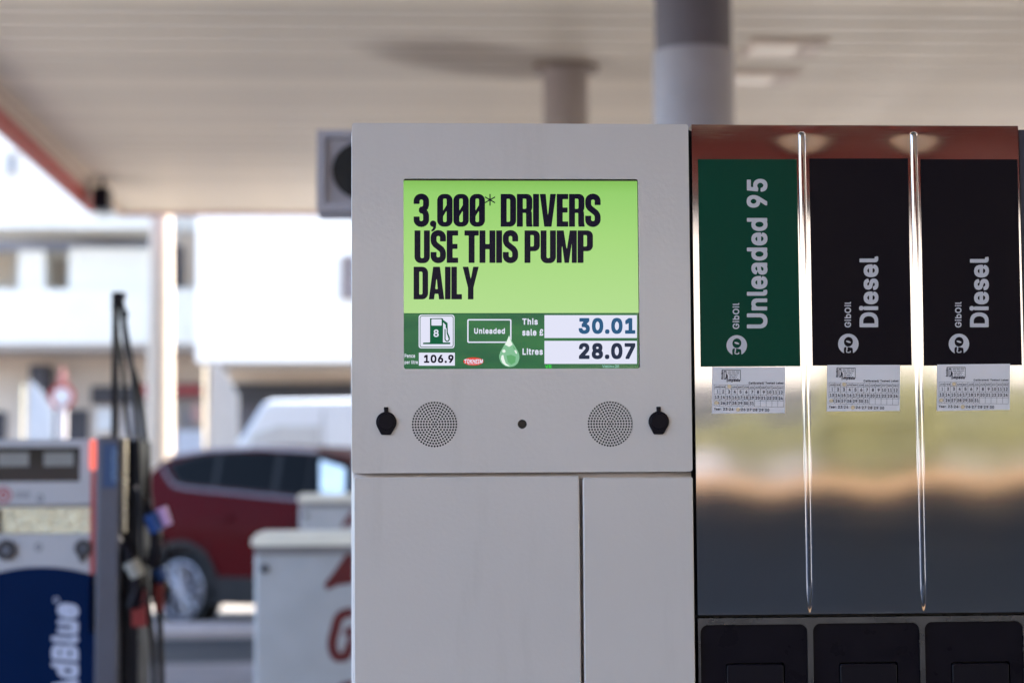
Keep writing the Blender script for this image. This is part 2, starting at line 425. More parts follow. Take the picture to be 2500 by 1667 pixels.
def per_object(m, lo, hi):
    t = m.node_tree; b = t.nodes['Principled BSDF']; src = b.inputs['Base Color'].links[0].from_socket
    oi = t.nodes.new('ShaderNodeObjectInfo'); r = t.nodes.new('ShaderNodeMapRange'); r.inputs[3].default_value = lo; r.inputs[4].default_value = hi; t.links.new(oi.outputs['Random'], r.inputs[0])
    v = t.nodes.new('ShaderNodeVectorMath'); v.operation = 'SCALE'; t.links.new(src, v.inputs[0]); t.links.new(r.outputs[0], v.inputs['Scale']); t.links.new(v.outputs[0], b.inputs['Base Color'])
per_object(CANOPY_WHITE, .86, 1.04)
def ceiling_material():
    """slat paint with the brown patch round the far column"""
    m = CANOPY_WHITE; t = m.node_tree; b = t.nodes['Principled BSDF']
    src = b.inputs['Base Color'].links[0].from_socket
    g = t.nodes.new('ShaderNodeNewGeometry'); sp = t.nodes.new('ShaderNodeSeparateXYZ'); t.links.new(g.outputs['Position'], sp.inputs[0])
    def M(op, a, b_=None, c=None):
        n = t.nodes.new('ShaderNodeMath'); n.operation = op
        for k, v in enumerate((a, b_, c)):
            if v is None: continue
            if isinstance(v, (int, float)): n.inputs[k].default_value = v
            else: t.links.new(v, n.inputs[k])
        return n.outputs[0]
    P1 = at(1345, 150, PATCH_Y)
    dx = M('SUBTRACT', sp.outputs[0], P1.x); dy = M('SUBTRACT', sp.outputs[1], PATCH_Y)
    # the brown patch starts at the column and drifts left and a little nearer
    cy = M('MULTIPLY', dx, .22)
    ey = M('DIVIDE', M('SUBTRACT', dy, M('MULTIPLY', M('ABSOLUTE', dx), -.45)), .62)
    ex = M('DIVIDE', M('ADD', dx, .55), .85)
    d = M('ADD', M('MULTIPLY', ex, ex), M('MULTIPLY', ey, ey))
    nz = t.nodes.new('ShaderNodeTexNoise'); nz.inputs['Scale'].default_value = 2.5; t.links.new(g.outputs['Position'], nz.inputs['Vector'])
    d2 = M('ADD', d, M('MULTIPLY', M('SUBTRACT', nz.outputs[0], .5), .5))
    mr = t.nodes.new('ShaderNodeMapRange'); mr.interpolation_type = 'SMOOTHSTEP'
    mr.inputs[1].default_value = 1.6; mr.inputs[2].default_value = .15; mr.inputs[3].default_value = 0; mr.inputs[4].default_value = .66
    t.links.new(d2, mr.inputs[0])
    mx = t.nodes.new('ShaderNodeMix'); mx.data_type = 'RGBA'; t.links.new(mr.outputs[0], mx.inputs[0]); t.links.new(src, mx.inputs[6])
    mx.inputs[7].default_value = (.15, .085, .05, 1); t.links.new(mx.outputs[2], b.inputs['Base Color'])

# ---------------------------------------------------------------- ground
def ground_mat(name, c1, c2, scale=1.2, rough=.85):
    m = mat(name, c1, rough=rough, var=.18, vscale=scale, bump=.4, bscale=60, bdist=.006)
    t = m.node_tree; b = t.nodes['Principled BSDF']; src = b.inputs['Base Color'].links[0].from_socket
    n = t.nodes.new('ShaderNodeTexNoise'); n.inputs['Scale'].default_value = .35; n.inputs['Detail'].default_value = 6
    co = t.nodes.new('ShaderNodeTexCoord'); t.links.new(co.outputs['Object'], n.inputs['Vector'])
    r = t.nodes.new('ShaderNodeMapRange'); r.inputs[1].default_value = .45; r.inputs[2].default_value = .65; t.links.new(n.outputs[0], r.inputs[0])
    mx = t.nodes.new('ShaderNodeMix'); mx.data_type = 'RGBA'; t.links.new(r.outputs[0], mx.inputs[0]); t.links.new(src, mx.inputs[6])
    mx.inputs[7].default_value = (*c2, 1); t.links.new(mx.outputs[2], b.inputs['Base Color']); return m
ASPHALT = ground_mat('asphalt', (.034, .041, .056), (.026, .032, .045))
CONCRETE = ground_mat('forecourt_concrete', (.20, .175, .18), (.155, .135, .14))
KERBM = ground_mat('kerb_concrete', (.50, .43, .43), (.40, .36, .36), rough=.8)
PALE_PAVE = ground_mat('pale_paving', (.18, .165, .15), (.145, .135, .125), rough=.8)

g = MB().box(-300, 300, -300, 300, -.5, 0).build('ground', PALE_PAVE); tag(g, 'pale paved ground reaching out past the forecourt', 'ground', kind='structure')
g = MB().box(-60, 80, -13.3, 1.99, .001, .004).build('road_behind', ASPHALT); tag(g, 'dark asphalt behind the camera', 'road', kind='structure')
g = MB().box(-9, 26, 2, 15.8, .001, .004).build('forecourt', CONCRETE); tag(g, 'grey concrete forecourt under the canopy', 'forecourt', kind='structure')
g = MB().box(-8, 26, 4.2, 13.0, .0045, .008).build('bounce_slab', ground_mat('bounce_slab_concrete', (.52, .46, .38), (.44, .39, .33))); tag(g, 'unseen pale concrete slab added to bounce light onto the canopy ceiling', 'forecourt', kind='structure')  # added out of view: pale slab that throws light up to the ceiling
g = MB().box(-9, 26, 15.8, 18.4, .001, .006).build('asphalt_lane', ground_mat('dark_lane_asphalt', (.014, .017, .026), (.010, .013, .020))); tag(g, 'dark asphalt lane crossing in front of the red car', 'road', kind='structure')
g = MB().box(-9, 26, 19.3, 22.6, .001, .005).build('parking_asphalt', ASPHALT); tag(g, 'dark asphalt under the red car', 'road', kind='structure')
g = bev(MB().box(-9, 26, 18.42, 19.28, 0, .10).build('kerb', KERBM), .02); tag(g, 'pale pinkish concrete kerb strip before the car', 'kerb', kind='structure')
g = bev(MB().box(-1.6, 3.4, 2.55, 3.75, 0, .12).build('pump_island', KERBM), .03); tag(g, 'raised concrete island the near pump stands on', 'kerb', kind='structure')

# ---------------------------------------------------------------- canopy
ZC = CAM_H + 3.25
XL = at(0, 215, 10).x * 3.25 / (at(0, 215, 10).z - CAM_H)
Y1C = 23.3; Y0C = -11.9; XR = 26.0
PATCH_Y = 15.2
canopy = empty('canopy', (0, 0, 0)); tag(canopy, 'large forecourt canopy with beige slatted ceiling and red fascia', 'canopy')
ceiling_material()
MB().box(XL, XR, Y0C, Y1C, ZC + .035, ZC + .10).build('ceiling_deck', CANOPY_DARK, canopy)
MB().box(XL - .12, XR + .12, Y0C - .12, Y1C + .12, ZC + .101, ZC + .55).build('roof', SLATE, canopy)
pitch_s = .40; nsl = int((Y1C - Y0C) / pitch_s)
w_ = (Y1C - Y0C) / nsl
slat = MB().box(XL + .005, XR, -w_ / 2 + .03, w_ / 2 - .03, 0, .032); sm = slat.mesh('ceiling_slat'); sm['local'] = 1
for i in range(nsl):
    o = link('ceiling_slat', sm, None, canopy); o.location = (0, Y0C + (i + .5) * w_, ZC)
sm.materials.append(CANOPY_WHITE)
# left edge: beige liner with two grooves, then the red lip
MB().box(XL - .03, XL, Y0C, Y1C, ZC - .05, ZC + .1).box(XL - .05, XL - .031, Y0C, 21.45, ZC - .12, ZC + .1).box(XL - .05, XL - .031, 21.451, Y1C, ZC - .07, ZC + .1).build('fascia_liner', LINER, canopy)
MB().box(XL - .12, XL - .051, Y0C, 21.45, ZC - .27, ZC + .1).build('fascia', RED_FASCIA, canopy)
MB().box(XL - .05, XR, Y1C, Y1C + .05, ZC - .02, ZC + .1).build('fascia_liner', LINER, canopy)
MB().box(XL - .05, XR, Y1C + .051, Y1C + .12, ZC - .035, ZC + .1).build('fascia', RED_FASCIA, canopy)
MB().box(XL - .12, XR, Y0C - .12, Y0C, ZC - .62, ZC + .1).build('fascia', RED_FASCIA, canopy)
MB().box(XL - .12, XR, Y0C - .14, Y0C + .01, ZC - .78, ZC - .625).build('fascia_trim', SLATE_DARK, canopy)
p = at(238, 458, Y1C - 2.2)
def far_col():
    c = at(1380, 150, PATCH_Y)
    m = MB().cyl((c.x, c.y, 0), (c.x, c.y, ZC + .02), .175, n=40)
    o = smooth(m.build('column', mat('far_column_paint', (.36, .31, .29), rough=.5), canopy)); o['label'] = 'brown grey round column'
    MB().cyl((c.x, c.y, ZC - .03), (c.x, c.y, ZC - .002), .26, n=40).build('column_collar', mat('collar_paint', (.30, .24, .20), rough=.6), canopy)
far_col()
c = at(1695, 300, 9.4)
zcl = at(1695, 108, 9.2).z
o = smooth(MB().cyl((c.x, c.y, 0), (c.x, c.y, ZC + .02), .185, n=48).build('column', SLATE_DARK, canopy)); o['label'] = 'dark slate round column'
smooth(MB().cyl((c.x, c.y, .15), (c.x, c.y, zcl), .195, n=48).build('column_sleeve', mat('sleeve_paint', (.32, .31, .37), rough=.5), canopy))
c = at(392, 800, 24.2)
lc = empty('lamp_column', (c.x, c.y, 0)); tag(lc, 'tapered cream column in the sun just past the canopy edge', 'column')
smooth(MB().cyl((c.x, c.y, 0), (c.x, c.y, 6.2), .19, .12, n=36).build('shaft', CREAM, lc)); smooth(MB().cyl((c.x, c.y, 0.003), (c.x, c.y, .25), .24, .22, n=36).build('foot', CREAM, lc))
for i, (x, y, lb) in enumerate(((1912, 126, 'square white ceiling light, the nearer of two beside the slate column'), (1853, 198, 'square white ceiling light half hidden by the slate column'))):
    zz = ZC - .03; ray = at(x, y, 10); k = (zz - CAM_H) / (ray.z - CAM_H); cx, cy = ray.x * k, 10 * k
    L = empty('ceiling_light', (cx, cy, zz)); tag(L, lb, 'ceiling light', 'lights under the canopy')
    bev(MB().box(cx - .29, cx + .29, cy - .30, cy + .30, zz + .012, ZC - .003).build('housing', LAMP_CASE, L), .02)
    bev(MB().box(cx - .24, cx + .10, cy - .21, cy + .21, zz - .004, zz + .011).build('diffuser', LIGHT_LENS, L), .008)
    bev(MB().box(cx + .14, cx + .26, cy - .2, cy + .2, zz + .002, zz + .011).build('gear_cover', LAMP_CASE, L), .004)
p = at(250, 487, 20.9)
fl = empty('floodlight', p); tag(fl, 'small black floodlight at the canopy corner', 'floodlight')
bev(MB().box(p.x - .085, p.x + .085, p.y - .16, p.y + .16, p.z - .12, p.z + .11).build('lamp_body', BLACK, fl), .02)
MB().box(p.x - .02, p.x + .02, p.y - .02, p.y + .02, p.z + .11, ZC - .004).build('bracket', BLACK, fl)

# ---------------------------------------------------------------- slate square box on its post (behind the pump)
YB = 6.5
a = at(773, 317, YB); b = at(985, 513, YB)
sb = empty('loudspeaker', ((a.x + b.x) / 2, YB, 0)); tag(sb, 'slate grey square loudspeaker box behind the near pump', 'loudspeaker')
cx, cz = (a.x + b.x) / 2, (a.z + b.z) / 2
bev(MB().box(a.x, b.x, YB + .02, YB + .24, b.z, a.z).build('box', SLATE, sb), .006)
i_ = .026
plate('front_frame', [(a.x, b.z), (b.x, b.z), (b.x, a.z), (a.x, a.z)], [[(a.x + i_, b.z + i_), (b.x - i_, b.z + i_), (b.x - i_, a.z - i_), (a.x + i_, a.z - i_)]], YB, YB + .019, SLATE, sb)
MB().cyl((cx, YB + .010, cz), (cx, YB + .0195, cz), .093, n=40).build('cone', VOID, sb)
MB().cyl((cx, YB + .26, 0), (cx, YB + .26, a.z - .02), .03).build('post', SLATE, sb)

# ================================================================ the near pump
YF = 2.85
def X(px, py=700, Y=YF): return at(px, py, Y).x
def Z(py, px=1270, Y=YF): return at(px, py, Y).z
ox = X(1270)
pump = empty('fuel_pump', (ox, YF + .2, .12)); tag(pump, 'white fuel pump with lit green screen and three steel hose bays', 'fuel pump')
hx0, hx1 = X(859), X(1685); hz0, hz1 = Z(1153), Z(302)
hx1 = (X(1681.5, 306) + X(1689.5, 1150)) / 2; hx0 = (X(858, 298) + X(860, 1156)) / 2
PX = (hx1 - hx0) / 826
sx0 = (X(985, 437) + X(986, 901)) / 2; sx1 = (X(1558, 438) + X(1562, 899)) / 2; sz1 = Z(437); sz0 = Z(900)
# body behind the doors
bxr = X(2497)
bev(MB().box(hx0 - .0012, hx1 - .004, YF + .03, YF + .5, .12, hz1 - .006).build('housing', PAINT, pump), .003)
MB().box(hx1 - .003, bxr + .02, YF + .034, YF + .46, .12, Z(309, 2000)).build('hose_bay_housing', GASKET, pump)
# head: front sheet with true openings, and a rim folded back
cam_c = (X(1275, 1035), Z(1035, 1275)); spk = [(X(1061, 1036), Z(1035.5, 1061)), (X(1490, 1034), Z(1034.5, 1490))]
SR = 56 * PX
outer = rrect(hx0, hz0, hx1, hz1, .004, 4)
holes = [rrect(sx0, sz0, sx1, sz1, .0035, 5), circ(*cam_c, 11 * PX, 28)[::-1]] + [circ(*s_, SR, 64) for s_ in spk]
head = plate('head_panel', outer, holes, YF, YF + .0025, PAINT, pump)
m = head.modifiers.new('bevel', 'BEVEL'); m.width = .0007; m.segments = 2; m.limit_method = 'ANGLE'; m.angle_limit = R(60)
o = plate('head_rim', rrect(hx0, hz0, hx1, hz1, .004, 4), [rrect(hx0 + .0015, hz0 + .0015, hx1 - .0015, hz1 - .0015, .003, 4)], YF + .0026, YF + .029, PAINT, pump)
for s_ in spk:
    hs = []
    for k in range(0, 9):
        n = max(1, 6 * k); r = k * 6.62 * PX
        for i in range(n):
            a_ = 2 * math.pi * i / n
            hs.append(circ(s_[0] + r * math.cos(a_), s_[1] + r * math.sin(a_), 2.5 * PX, 10))
    gr = plate('speaker_grille', circ(*s_, SR, 64), hs, YF, YF + .0025, PAINT, pump)
    MB().cyl((s_[0], YF + .006, s_[1]), (s_[0], YF + .02, s_[1]), SR * .98, n=40).build('speaker_cone', VOID, gr)
lens = smooth(MB().cyl((cam_c[0], YF + .0012, cam_c[1]), (cam_c[0], YF + .02, cam_c[1]), 11 * PX, n=32).build('camera_lens', mat('black_glass', (.004, .004, .009), rough=.12, spec=.3), pump))
MB().cyl((cam_c[0], YF - .0006, cam_c[1]), (cam_c[0], YF + .0011, cam_c[1]), 8.6 * PX, 10.3 * PX, n=32).build('lens_ring', mat('black_glass', (0, 0, 0)), lens)
# key covers
for (kx, ky) in ((943, 1030), (1608, 1029)):
    pts = []
    for i in range(15):
        a_ = R(205 - 230 * i / 14 * 1.0)
        pts.append((kx + 25.2 * math.cos(a_), ky - 25.2 * math.sin(a_)))
    pts += [(kx + 12, ky + 29.5), (kx + 9.5, ky + 31), (kx - 10.5, ky + 31), (kx - 13, ky + 29.5)]
    w = [at(x, y, YF) for x, y in pts]; kf = MB().prism([(q.x, q.z) for q in w], YF - .0035, YF - .0002).build('key_cover', BLACK, pump); bev(kf, .0012, 2)
    nk = [(kx - 5, ky - 23), (kx + 5, ky - 23), (kx + 5, ky - 35), (kx + 4, ky - 36.5), (kx - 5, ky - 36.5), (kx - 6, ky - 35)]
    bev(MB().cyl((X(kx, ky), YF - .0048, Z(ky, kx)), (X(kx, ky), YF - .0034, Z(ky, kx)), 19 * PX, 20.5 * PX, n=28).build('cover_face', BLACK, kf), .0005, 2)
    w = [at(x, y, YF) for x, y in nk]; MB().prism([(q.x, q.z) for q in w], YF - .002, YF - .0003).build('hinge', BLACK, kf)
# doors below
dz = Z(1165); dl0, dl1, dr0, dr1 = (X(865, 1168) + X(870, 1507)) / 2, (X(1418, 1168) + X(1422, 1507)) / 2, (X(1422.5, 1168) + X(1426, 1507)) / 2, (X(1691, 1165) + X(1697, 1507)) / 2
def door(x0, x1, z1, nm):
    m_ = MB().prism(rrect(x0, .16, x1, z1, .003, 4), YF + .001, YF + .028); o = m_.build(nm, PAINT, pump); bev(o, .0018, 3); return o
d1 = door(dl0, dl1, Z(1162), 'door'); d1.rotation_euler = (0, R(-.12), 0); d1['label'] = 'wide lower door under the head'
d2 = door(dr0, dr1, Z(1166.5), 'door'); d2['label'] = 'narrow lower door beside the steel bays'
MB().box(hx0 + .002, hx1 + .002, YF + .0285, YF + .0295, Z(1185), Z(1154)).build('lower_lip', PAINT, pump)

# ---- the screen
def green_screen():
    m = bpy.data.materials.new('screen_green'); m.use_nodes = True; t = m.node_tree; b = t.nodes['Principled BSDF']
    b.inputs['Base Color'].default_value = (.01, .012, .01, 1); b.inputs['Roughness'].default_value = .12; b.inputs['Specular IOR Level'].default_value = .2
    g = t.nodes.new('ShaderNodeNewGeometry'); sp = t.nodes.new('ShaderNodeSeparateXYZ'); t.links.new(g.outputs['Position'], sp.inputs[0])
    r = t.nodes.new('ShaderNodeMapRange'); r.inputs[1].default_value = Z(770); r.inputs[2].default_value = sz1; t.links.new(sp.outputs[2], r.inputs[0])
    cr = t.nodes.new('ShaderNodeValToRGB'); t.links.new(r.outputs[0], cr.inputs[0])
    e = cr.color_ramp.elements
    e[0].position = 0; e[0].color = (*srgb(174, 217, 138), 1); e[1].position = 1; e[1].color = (*srgb(128, 188, 84), 1)
    k = e.new(.9); k.color = (*srgb(146, 205, 106), 1); k = e.new(.55); k.color = (*srgb(160, 212, 118), 1)
    t.links.new(cr.outputs[0], b.inputs['Emission Color']); b.inputs['Emission Strength'].default_value = EM; return m
def footer_mat():
    m = bpy.data.materials.new('screen_footer'); m.use_nodes = True; t = m.node_tree; b = t.nodes['Principled BSDF']
    b.inputs['Base Color'].default_value = (.01, .012, .01, 1); b.inputs['Roughness'].default_value = .12; b.inputs['Specular IOR Level'].default_value = .2
    g = t.nodes.new('ShaderNodeNewGeometry'); mp = t.nodes.new('ShaderNodeMapping'); t.links.new(g.outputs['Position'], mp.inputs[0])
    mp.inputs['Scale'].default_value = (5, 1, 30); n = t.nodes.new('ShaderNodeTexNoise'); n.inputs['Scale'].default_value = 1.3; n.inputs['Detail'].default_value = 4
    t.links.new(mp.outputs[0], n.inputs['Vector']); cr = t.nodes.new('ShaderNodeValToRGB'); t.links.new(n.outputs[0], cr.inputs[0]); e = cr.color_ramp.elements
    e[0].position = .35; e[0].color = (*srgb(0, 88, 54), 1); e[1].position = .72; e[1].color = (*srgb(36, 112, 58), 1)
    # worn, speckled lower right corner
    sp = t.nodes.new('ShaderNodeSeparateXYZ'); t.links.new(g.outputs['Position'], sp.inputs[0])
    def rng(sock, a, b_):
        r = t.nodes.new('ShaderNodeMapRange'); r.inputs[1].default_value = a; r.inputs[2].default_value = b_; t.links.new(sock, r.inputs[0]); return r.outputs[0]
    fx = rng(sp.outputs[0], X(1330), X(1560)); fz = rng(sp.outputs[2], Z(885), Z(900)); ex = rng(sp.outputs[0], X(1553), X(1561))
    mxm = t.nodes.new('ShaderNodeMath'); mxm.operation = 'MULTIPLY'; t.links.new(fx, mxm.inputs[0]); t.links.new(fz, mxm.inputs[1])
    mm = t.nodes.new('ShaderNodeMath'); mm.operation = 'MAXIMUM'; t.links.new(mxm.outputs[0], mm.inputs[0]); t.links.new(ex, mm.inputs[1])
    n2 = t.nodes.new('ShaderNodeTexNoise'); n2.inputs['Scale'].default_value = 700; n2.inputs['Detail'].default_value = 3; t.links.new(g.outputs['Position'], n2.inputs['Vector'])
    r2 = t.nodes.new('ShaderNodeMapRange'); r2.inputs[1].default_value = .48; r2.inputs[2].default_value = .62; t.links.new(n2.outputs[0], r2.inputs[0])
    m3 = t.nodes.new('ShaderNodeMath'); m3.operation = 'MULTIPLY'; t.links.new(mm.outputs[0], m3.inputs[0]); t.links.new(r2.outputs[0], m3.inputs[1])
    mx = t.nodes.new('ShaderNodeMix'); mx.data_type = 'RGBA'; t.links.new(m3.outputs[0], mx.inputs[0]); t.links.new(cr.outputs[0], mx.inputs[6]); mx.inputs[7].default_value = (*srgb(160, 170, 130), 1)
    t.links.new(mx.outputs[2], b.inputs['Emission Color']); b.inputs['Emission Strength'].default_value = EM; return m
YS = YF + .0042
zsplit = Z(764)
screen = MB().box(sx0 - .004, sx1 + .004, YS + .001, YS + .012, sz0 - .004, sz1 + .004).build('screen', mat('screen_bezel', (.008, .008, .01), rough=.2), pump)
fl_ = MB(); fl_.add([(sx0, YS, zsplit), (sx1 - .0006, YS, zsplit), (sx1 - .0006, YS, sz1 - .0022), (sx0, YS, sz1 - .0022)], [(0, 1, 2, 3)]).build('advert_area', green_screen(), screen)
MB().add([(sx0, YS, sz0), (sx1 - .0012, YS, sz0), (sx1 - .0012, YS, zsplit), (sx0, YS, zsplit)], [(0, 1, 2, 3)]).build('readout_area', footer_mat(), screen)
MB().box(sx0, sx1, YS - .0002, YS + .0005, zsplit - .0005, zsplit + .0002).build('divider', glow('divider_dark', (.001, .03, .02)), screen)

# display type: condensed heavy capitals drawn as polygons in units of cap height
W0 = .468; ST = .182
def glyph(ch):
    w = W0; s = ST; i0, i1 = s, w - s
    def bowl(x0, x1, y0, y1, r, n=6):        # square on the left, round on the right
        return [(x0, y0), (x1 - r, y0)] + arc(x1 - r, y0 + r, r, r, -90, 0, n)[1:] + arc(x1 - r, y1 - r, r, r, 0, 90, n) + [(x0, y1)]
    if ch == '0': return w, [rrect(0, 0, w, 1, .2, 8)], [
        [(i0, .49)] + [(i0, .83)] + arc((i0 + i1) / 2, .83, (i1 - i0) / 2, .03, 180, 0, 6)[1:] + [(i1, .66)],
        [(i1, .49)] + [(i1, .17)] + arc((i0 + i1) / 2, .17, (i1 - i0) / 2, .03, 0, -180, 6)[1:] + [(i0, .32)]]
    if ch == 'D': return w, [bowl(0, w, 0, 1, .19)], [bowl(i0, i1, .15, .85, .04)]
    if ch == 'P': return w, [bowl(0, w, .36, 1, .17), [(0, 0), (s, 0), (s, .5), (0, .5)]], [bowl(i0, i1, .505, .855, .04)]
    if ch == 'R': return w, [bowl(0, w, .42, 1, .17), [(0, 0), (s, 0), (s, .6), (0, .6)], [(.25, .5), (.39, .54), (.43, .50), (.455, .43), (.46, .12), (.48, 0), (.29, 0), (.278, .1), (.278, .40)]], [bowl(i0, i1, .545, .855, .04)]
    if ch == 'I': return s, [[(0, 0), (s, 0), (s, 1), (0, 1)]], []
    if ch == 'L': return .345, [[(0, 0), (.345, 0), (.345, .16), (s, .16), (s, 1), (0, 1)]], []
    if ch == 'E': return .35, [[(0, 0), (.35, 0), (.35, .16), (s, .16), (s, .43), (.33, .43), (.33, .585), (s, .585), (s, .84), (.35, .84), (.35, 1), (0, 1)]], []
    if ch == 'T': return .435, [[(.435 / 2 - s / 2, 0), (.435 / 2 + s / 2, 0), (.435 / 2 + s / 2, .84), (.435, .84), (.435, 1), (0, 1), (0, .84), (.435 / 2 - s / 2, .84)]], []
    if ch == 'H': return .485, [[(0, 0), (s, 0), (s, .42), (.485 - s, .42), (.485 - s, 0), (.485, 0), (.485, 1), (.485 - s, 1), (.485 - s, .58), (s, .58), (s, 1), (0, 1)]], []
    if ch == 'V': return .49, [[(.135, 0), (.355, 0), (.49, 1), (.315, 1), (.247, .30), (.18, 1), (0, 1)]], []
    if ch == 'A': return .50, [[(0, 0), (.17, 0), (.192, .17), (.308, .17), (.328, 0), (.50, 0), (.36, 1), (.14, 1)]], [[(.21, .315), (.29, .315), (.25, .70)]]
    if ch == 'Y': return .52, [[(.17, 0), (.35, 0), (.35, .36), (.52, 1), (.34, 1), (.262, .62), (.185, 1), (0, 1), (.17, .36)]], []
    if ch == 'M': return .615, [[(0, 0), (.155, 0), (.155, .62), (.24, 0), (.375, 0), (.46, .62), (.46, 0), (.615, 0), (.615, 1), (.40, 1), (.307, .40), (.215, 1), (0, 1)]], []
    if ch == 'U': return w, [[(0, 1), (0, .19)] + arc(.19, .19, .19, .20, 180, 270, 8)[1:] + arc(w - .19, .19, .19, .20, 270, 360, 8) + [(w, 1), (i1, 1), (i1, .18)] + arc((i0 + i1) / 2, .18, (i1 - i0) / 2, .035, 0, -180, 6)[1:] + [(i0, 1)]], []
    c0, c1 = s / 2, w - s / 2
    if ch == 'S':
        path = [(c1, .66), (c1, .72), (c1, .79)] + arc(w / 2, .79, c1 - w / 2, .13, 0, 180, 10)[1:] + [(c0, .73), (c0, .69), (c0 + .012, .63), (c0 + .05, .57), (w / 2, .495), (c1 - .05, .42), (c1 - .012, .36), (c1, .30), (c1, .24)] + arc(w / 2, .21, c1 - w / 2, .13, 0, -180, 10) + [(c0, .27), (c0, .335)]
        return w, [stroke(path, s)], []
    if ch == '3':
        top = [(c0, .695), (c0, .74), (c0, .79)] + arc(w / 2, .79, c1 - w / 2, .13, 180, 0, 10)[1:] + [(c1, .72), (c1, .66), (c1 - .02, .59), (c1 - .075, .535), (w / 2 - .03, .515)]
        bot = [(w / 2 - .03, .5), (c1 - .075, .48), (c1 - .02, .42), (c1, .35), (c1, .26), (c1, .21)] + arc(w / 2, .21, c1 - w / 2, .13, 0, -180, 10)[1:] + [(c0, .26), (c0, .31)]
        return w, [stroke(top, s), stroke(bot, s), [(.16, .445), (.30, .445), (.30, .57), (.16, .57)]], []
    if ch == ',':
        return .20, [circ(.10, .09, .098, 20), [(.09, .09), (.195, .07), (.185, -.04), (.14, -.11), (.075, -.145), (.045, -.14), (.045, -.105), (.09, -.06), (.11, .0)]], []
    if ch == '*':
        out = []
        for a_ in (90, 30, -30): out.append(stroke([(.15 - .18 * math.cos(R(a_)), .82 - .18 * math.sin(R(a_))), (.15 + .18 * math.cos(R(a_)), .82 + .18 * math.sin(R(a_)))], .035))
        return .30, out, []
_g = {}
def headline(line, x0, ytop, ybot, xend):
    H = ybot - ytop; items = []; x = 0; gap = .022
    for ch in line:
        if ch == ' ': x += .17; continue
        if ch not in _g:
            w, a_, s_ = glyph(ch); _g[ch] = (w, shape(a_, s_, 56 if ch not in ',*' else 24))
        w, (V, Fc) = _g[ch]
        if ch == '*': x -= .02
        items.append((x, V, Fc)); x += w + gap
        if ch == '*': x -= .02
    k = (xend - x0) / (x - gap)
    for xo, V, Fc in items: yield [(x0 + (xo + vx) * k, ybot - vy * H) for vx, vy in V], Fc
TXT = glow('screen_ink', srgb(16, 14, 34))
f = Flat(YS - .0003)
z = lambda zx, zy: (850 + zx / 2.766, 280 + zy / 2.766)
for line, xa, yt, yb, xb in (('3,000* DRIVERS', 442, 536, 757, 1705), ('USE THIS PUMP', 448, 782, 1001, 1653), ('DAILY', 442, 1027, 1247, 882)):
    (x0, y0), (x1, y1) = z(xa, yt), z(xb, yb)
    for V, Fc in headline(line, x0, y0, y1, x1): f.put(V, Fc)
f.build('headline', TXT, screen)
# readout furniture; q() maps from a 3.675x enlargement that starts at (960, 740)
q = lambda x, y: (960 + x / 3.675, 740 + y / 3.675)
def qp(pts): return [q(x, y) for x, y in pts]
PALE = glow('screen_white', srgb(226, 228, 247)); GRN = glow('screen_dark_green', srgb(0, 92, 58))
f = Flat(YS - .0003)
for x0, y0, x1, y1 in ((1357, 108, 2187, 312), (1357, 338, 2187, 544), (230, 444, 553, 560)): f.poly(qp([(x0, y0), (x1, y0), (x1, y1), (x0, y1)]))
f.shape([qp(rrect(228, 104, 550, 405, 24))], [qp(rrect(238, 113, 541, 396, 18))], 90)
f.shape([qp(rrect(664, 143, 1061, 356, 14))], [qp(rrect(676, 155, 1049, 344, 8))], 90)
f.poly(qp(rrect(244, 119, 535, 390, 14)))
T_ = lambda b_, x0, y0, x1, y1, **k: f.text(b_, *q(x0, y0), *q(x1, y1), **k)
T_('Unleaded', 726, 224, 1002, 275, w=.030, res=34, track=1.14); T_('This', 1158, 136, 1297, 194, w=.030, res=34, track=1.14); T_('sale £', 1158, 232, 1346, 292, w=.030, res=34, track=1.14)
T_('Litres', 1160, 404, 1342, 464, w=.030, res=34, track=1.14); T_('Pence', 102, 455, 196, 490, w=.018, res=30); T_('per litre', 102, 512, 221, 553, w=.018, res=30)
f.build('white_print', PALE, screen)
f = Flat(YS - .0006)
pump_icon = [(330, 136), (436, 134), (448, 140), (448, 156), (446, 352), (512, 352), (512, 368), (268, 368), (268, 354), (330, 352)]
f.shape([qp(pump_icon), qp([(446, 148), (488, 178), (490, 262), (508, 305), (508, 330), (494, 345), (474, 345), (460, 328), (460, 232), (470, 232), (470, 325), (480, 336), (490, 336), (498, 322), (480, 272), (478, 225), (470, 222), (470, 196), (446, 170)])],
        [qp(rrect(343, 143, 434, 201, 6))], 110)
f.build('pump_pictogram', GRN, screen)
f = Flat(YS - .0009); T_('8', 362, 236, 408, 303, w=.018); f.build('pump_number', PALE, screen)
f = Flat(YS - .0006); T_('30.01', 1664, 132, 2172, 276, w=.040, res=44); f.build('sale_amount', glow('digit_sky_tint', srgb(38, 88, 128)), screen)  # bluer than the litres: sky reflection put into the digit colour
f = Flat(YS - .0006); T_('28.07', 1666, 357, 2172, 502, w=.040, res=44); f.build('litre_amount', glow('digit_navy', srgb(36, 46, 70)), screen)
f = Flat(YS - .0006); T_('106.9', 276, 462, 542, 536, w=.034, res=40); f.build('unit_price', TXT, screen)
f = Flat(YS - .0003); T_('VR', 1363, 552, 1421, 585, w=.025); f.build('status_mark', glow('screen_lime', srgb(60, 220, 70)), screen)
f = Flat(YS - .0003); T_('Vmin=2ℓ', 1876, 552, 2024, 580, w=.018, res=30); f.build('volume_note', glow('screen_pale_green', srgb(150, 205, 190)), screen)
f = Flat(YS - .0003); f.poly([q(719 + 91 * math.cos(2 * math.pi * i / 40), 522 + 36 * math.sin(2 * math.pi * i / 40)) for i in range(40)]); f.build('maker_badge', glow('badge_red', srgb(222, 62, 44)), screen)
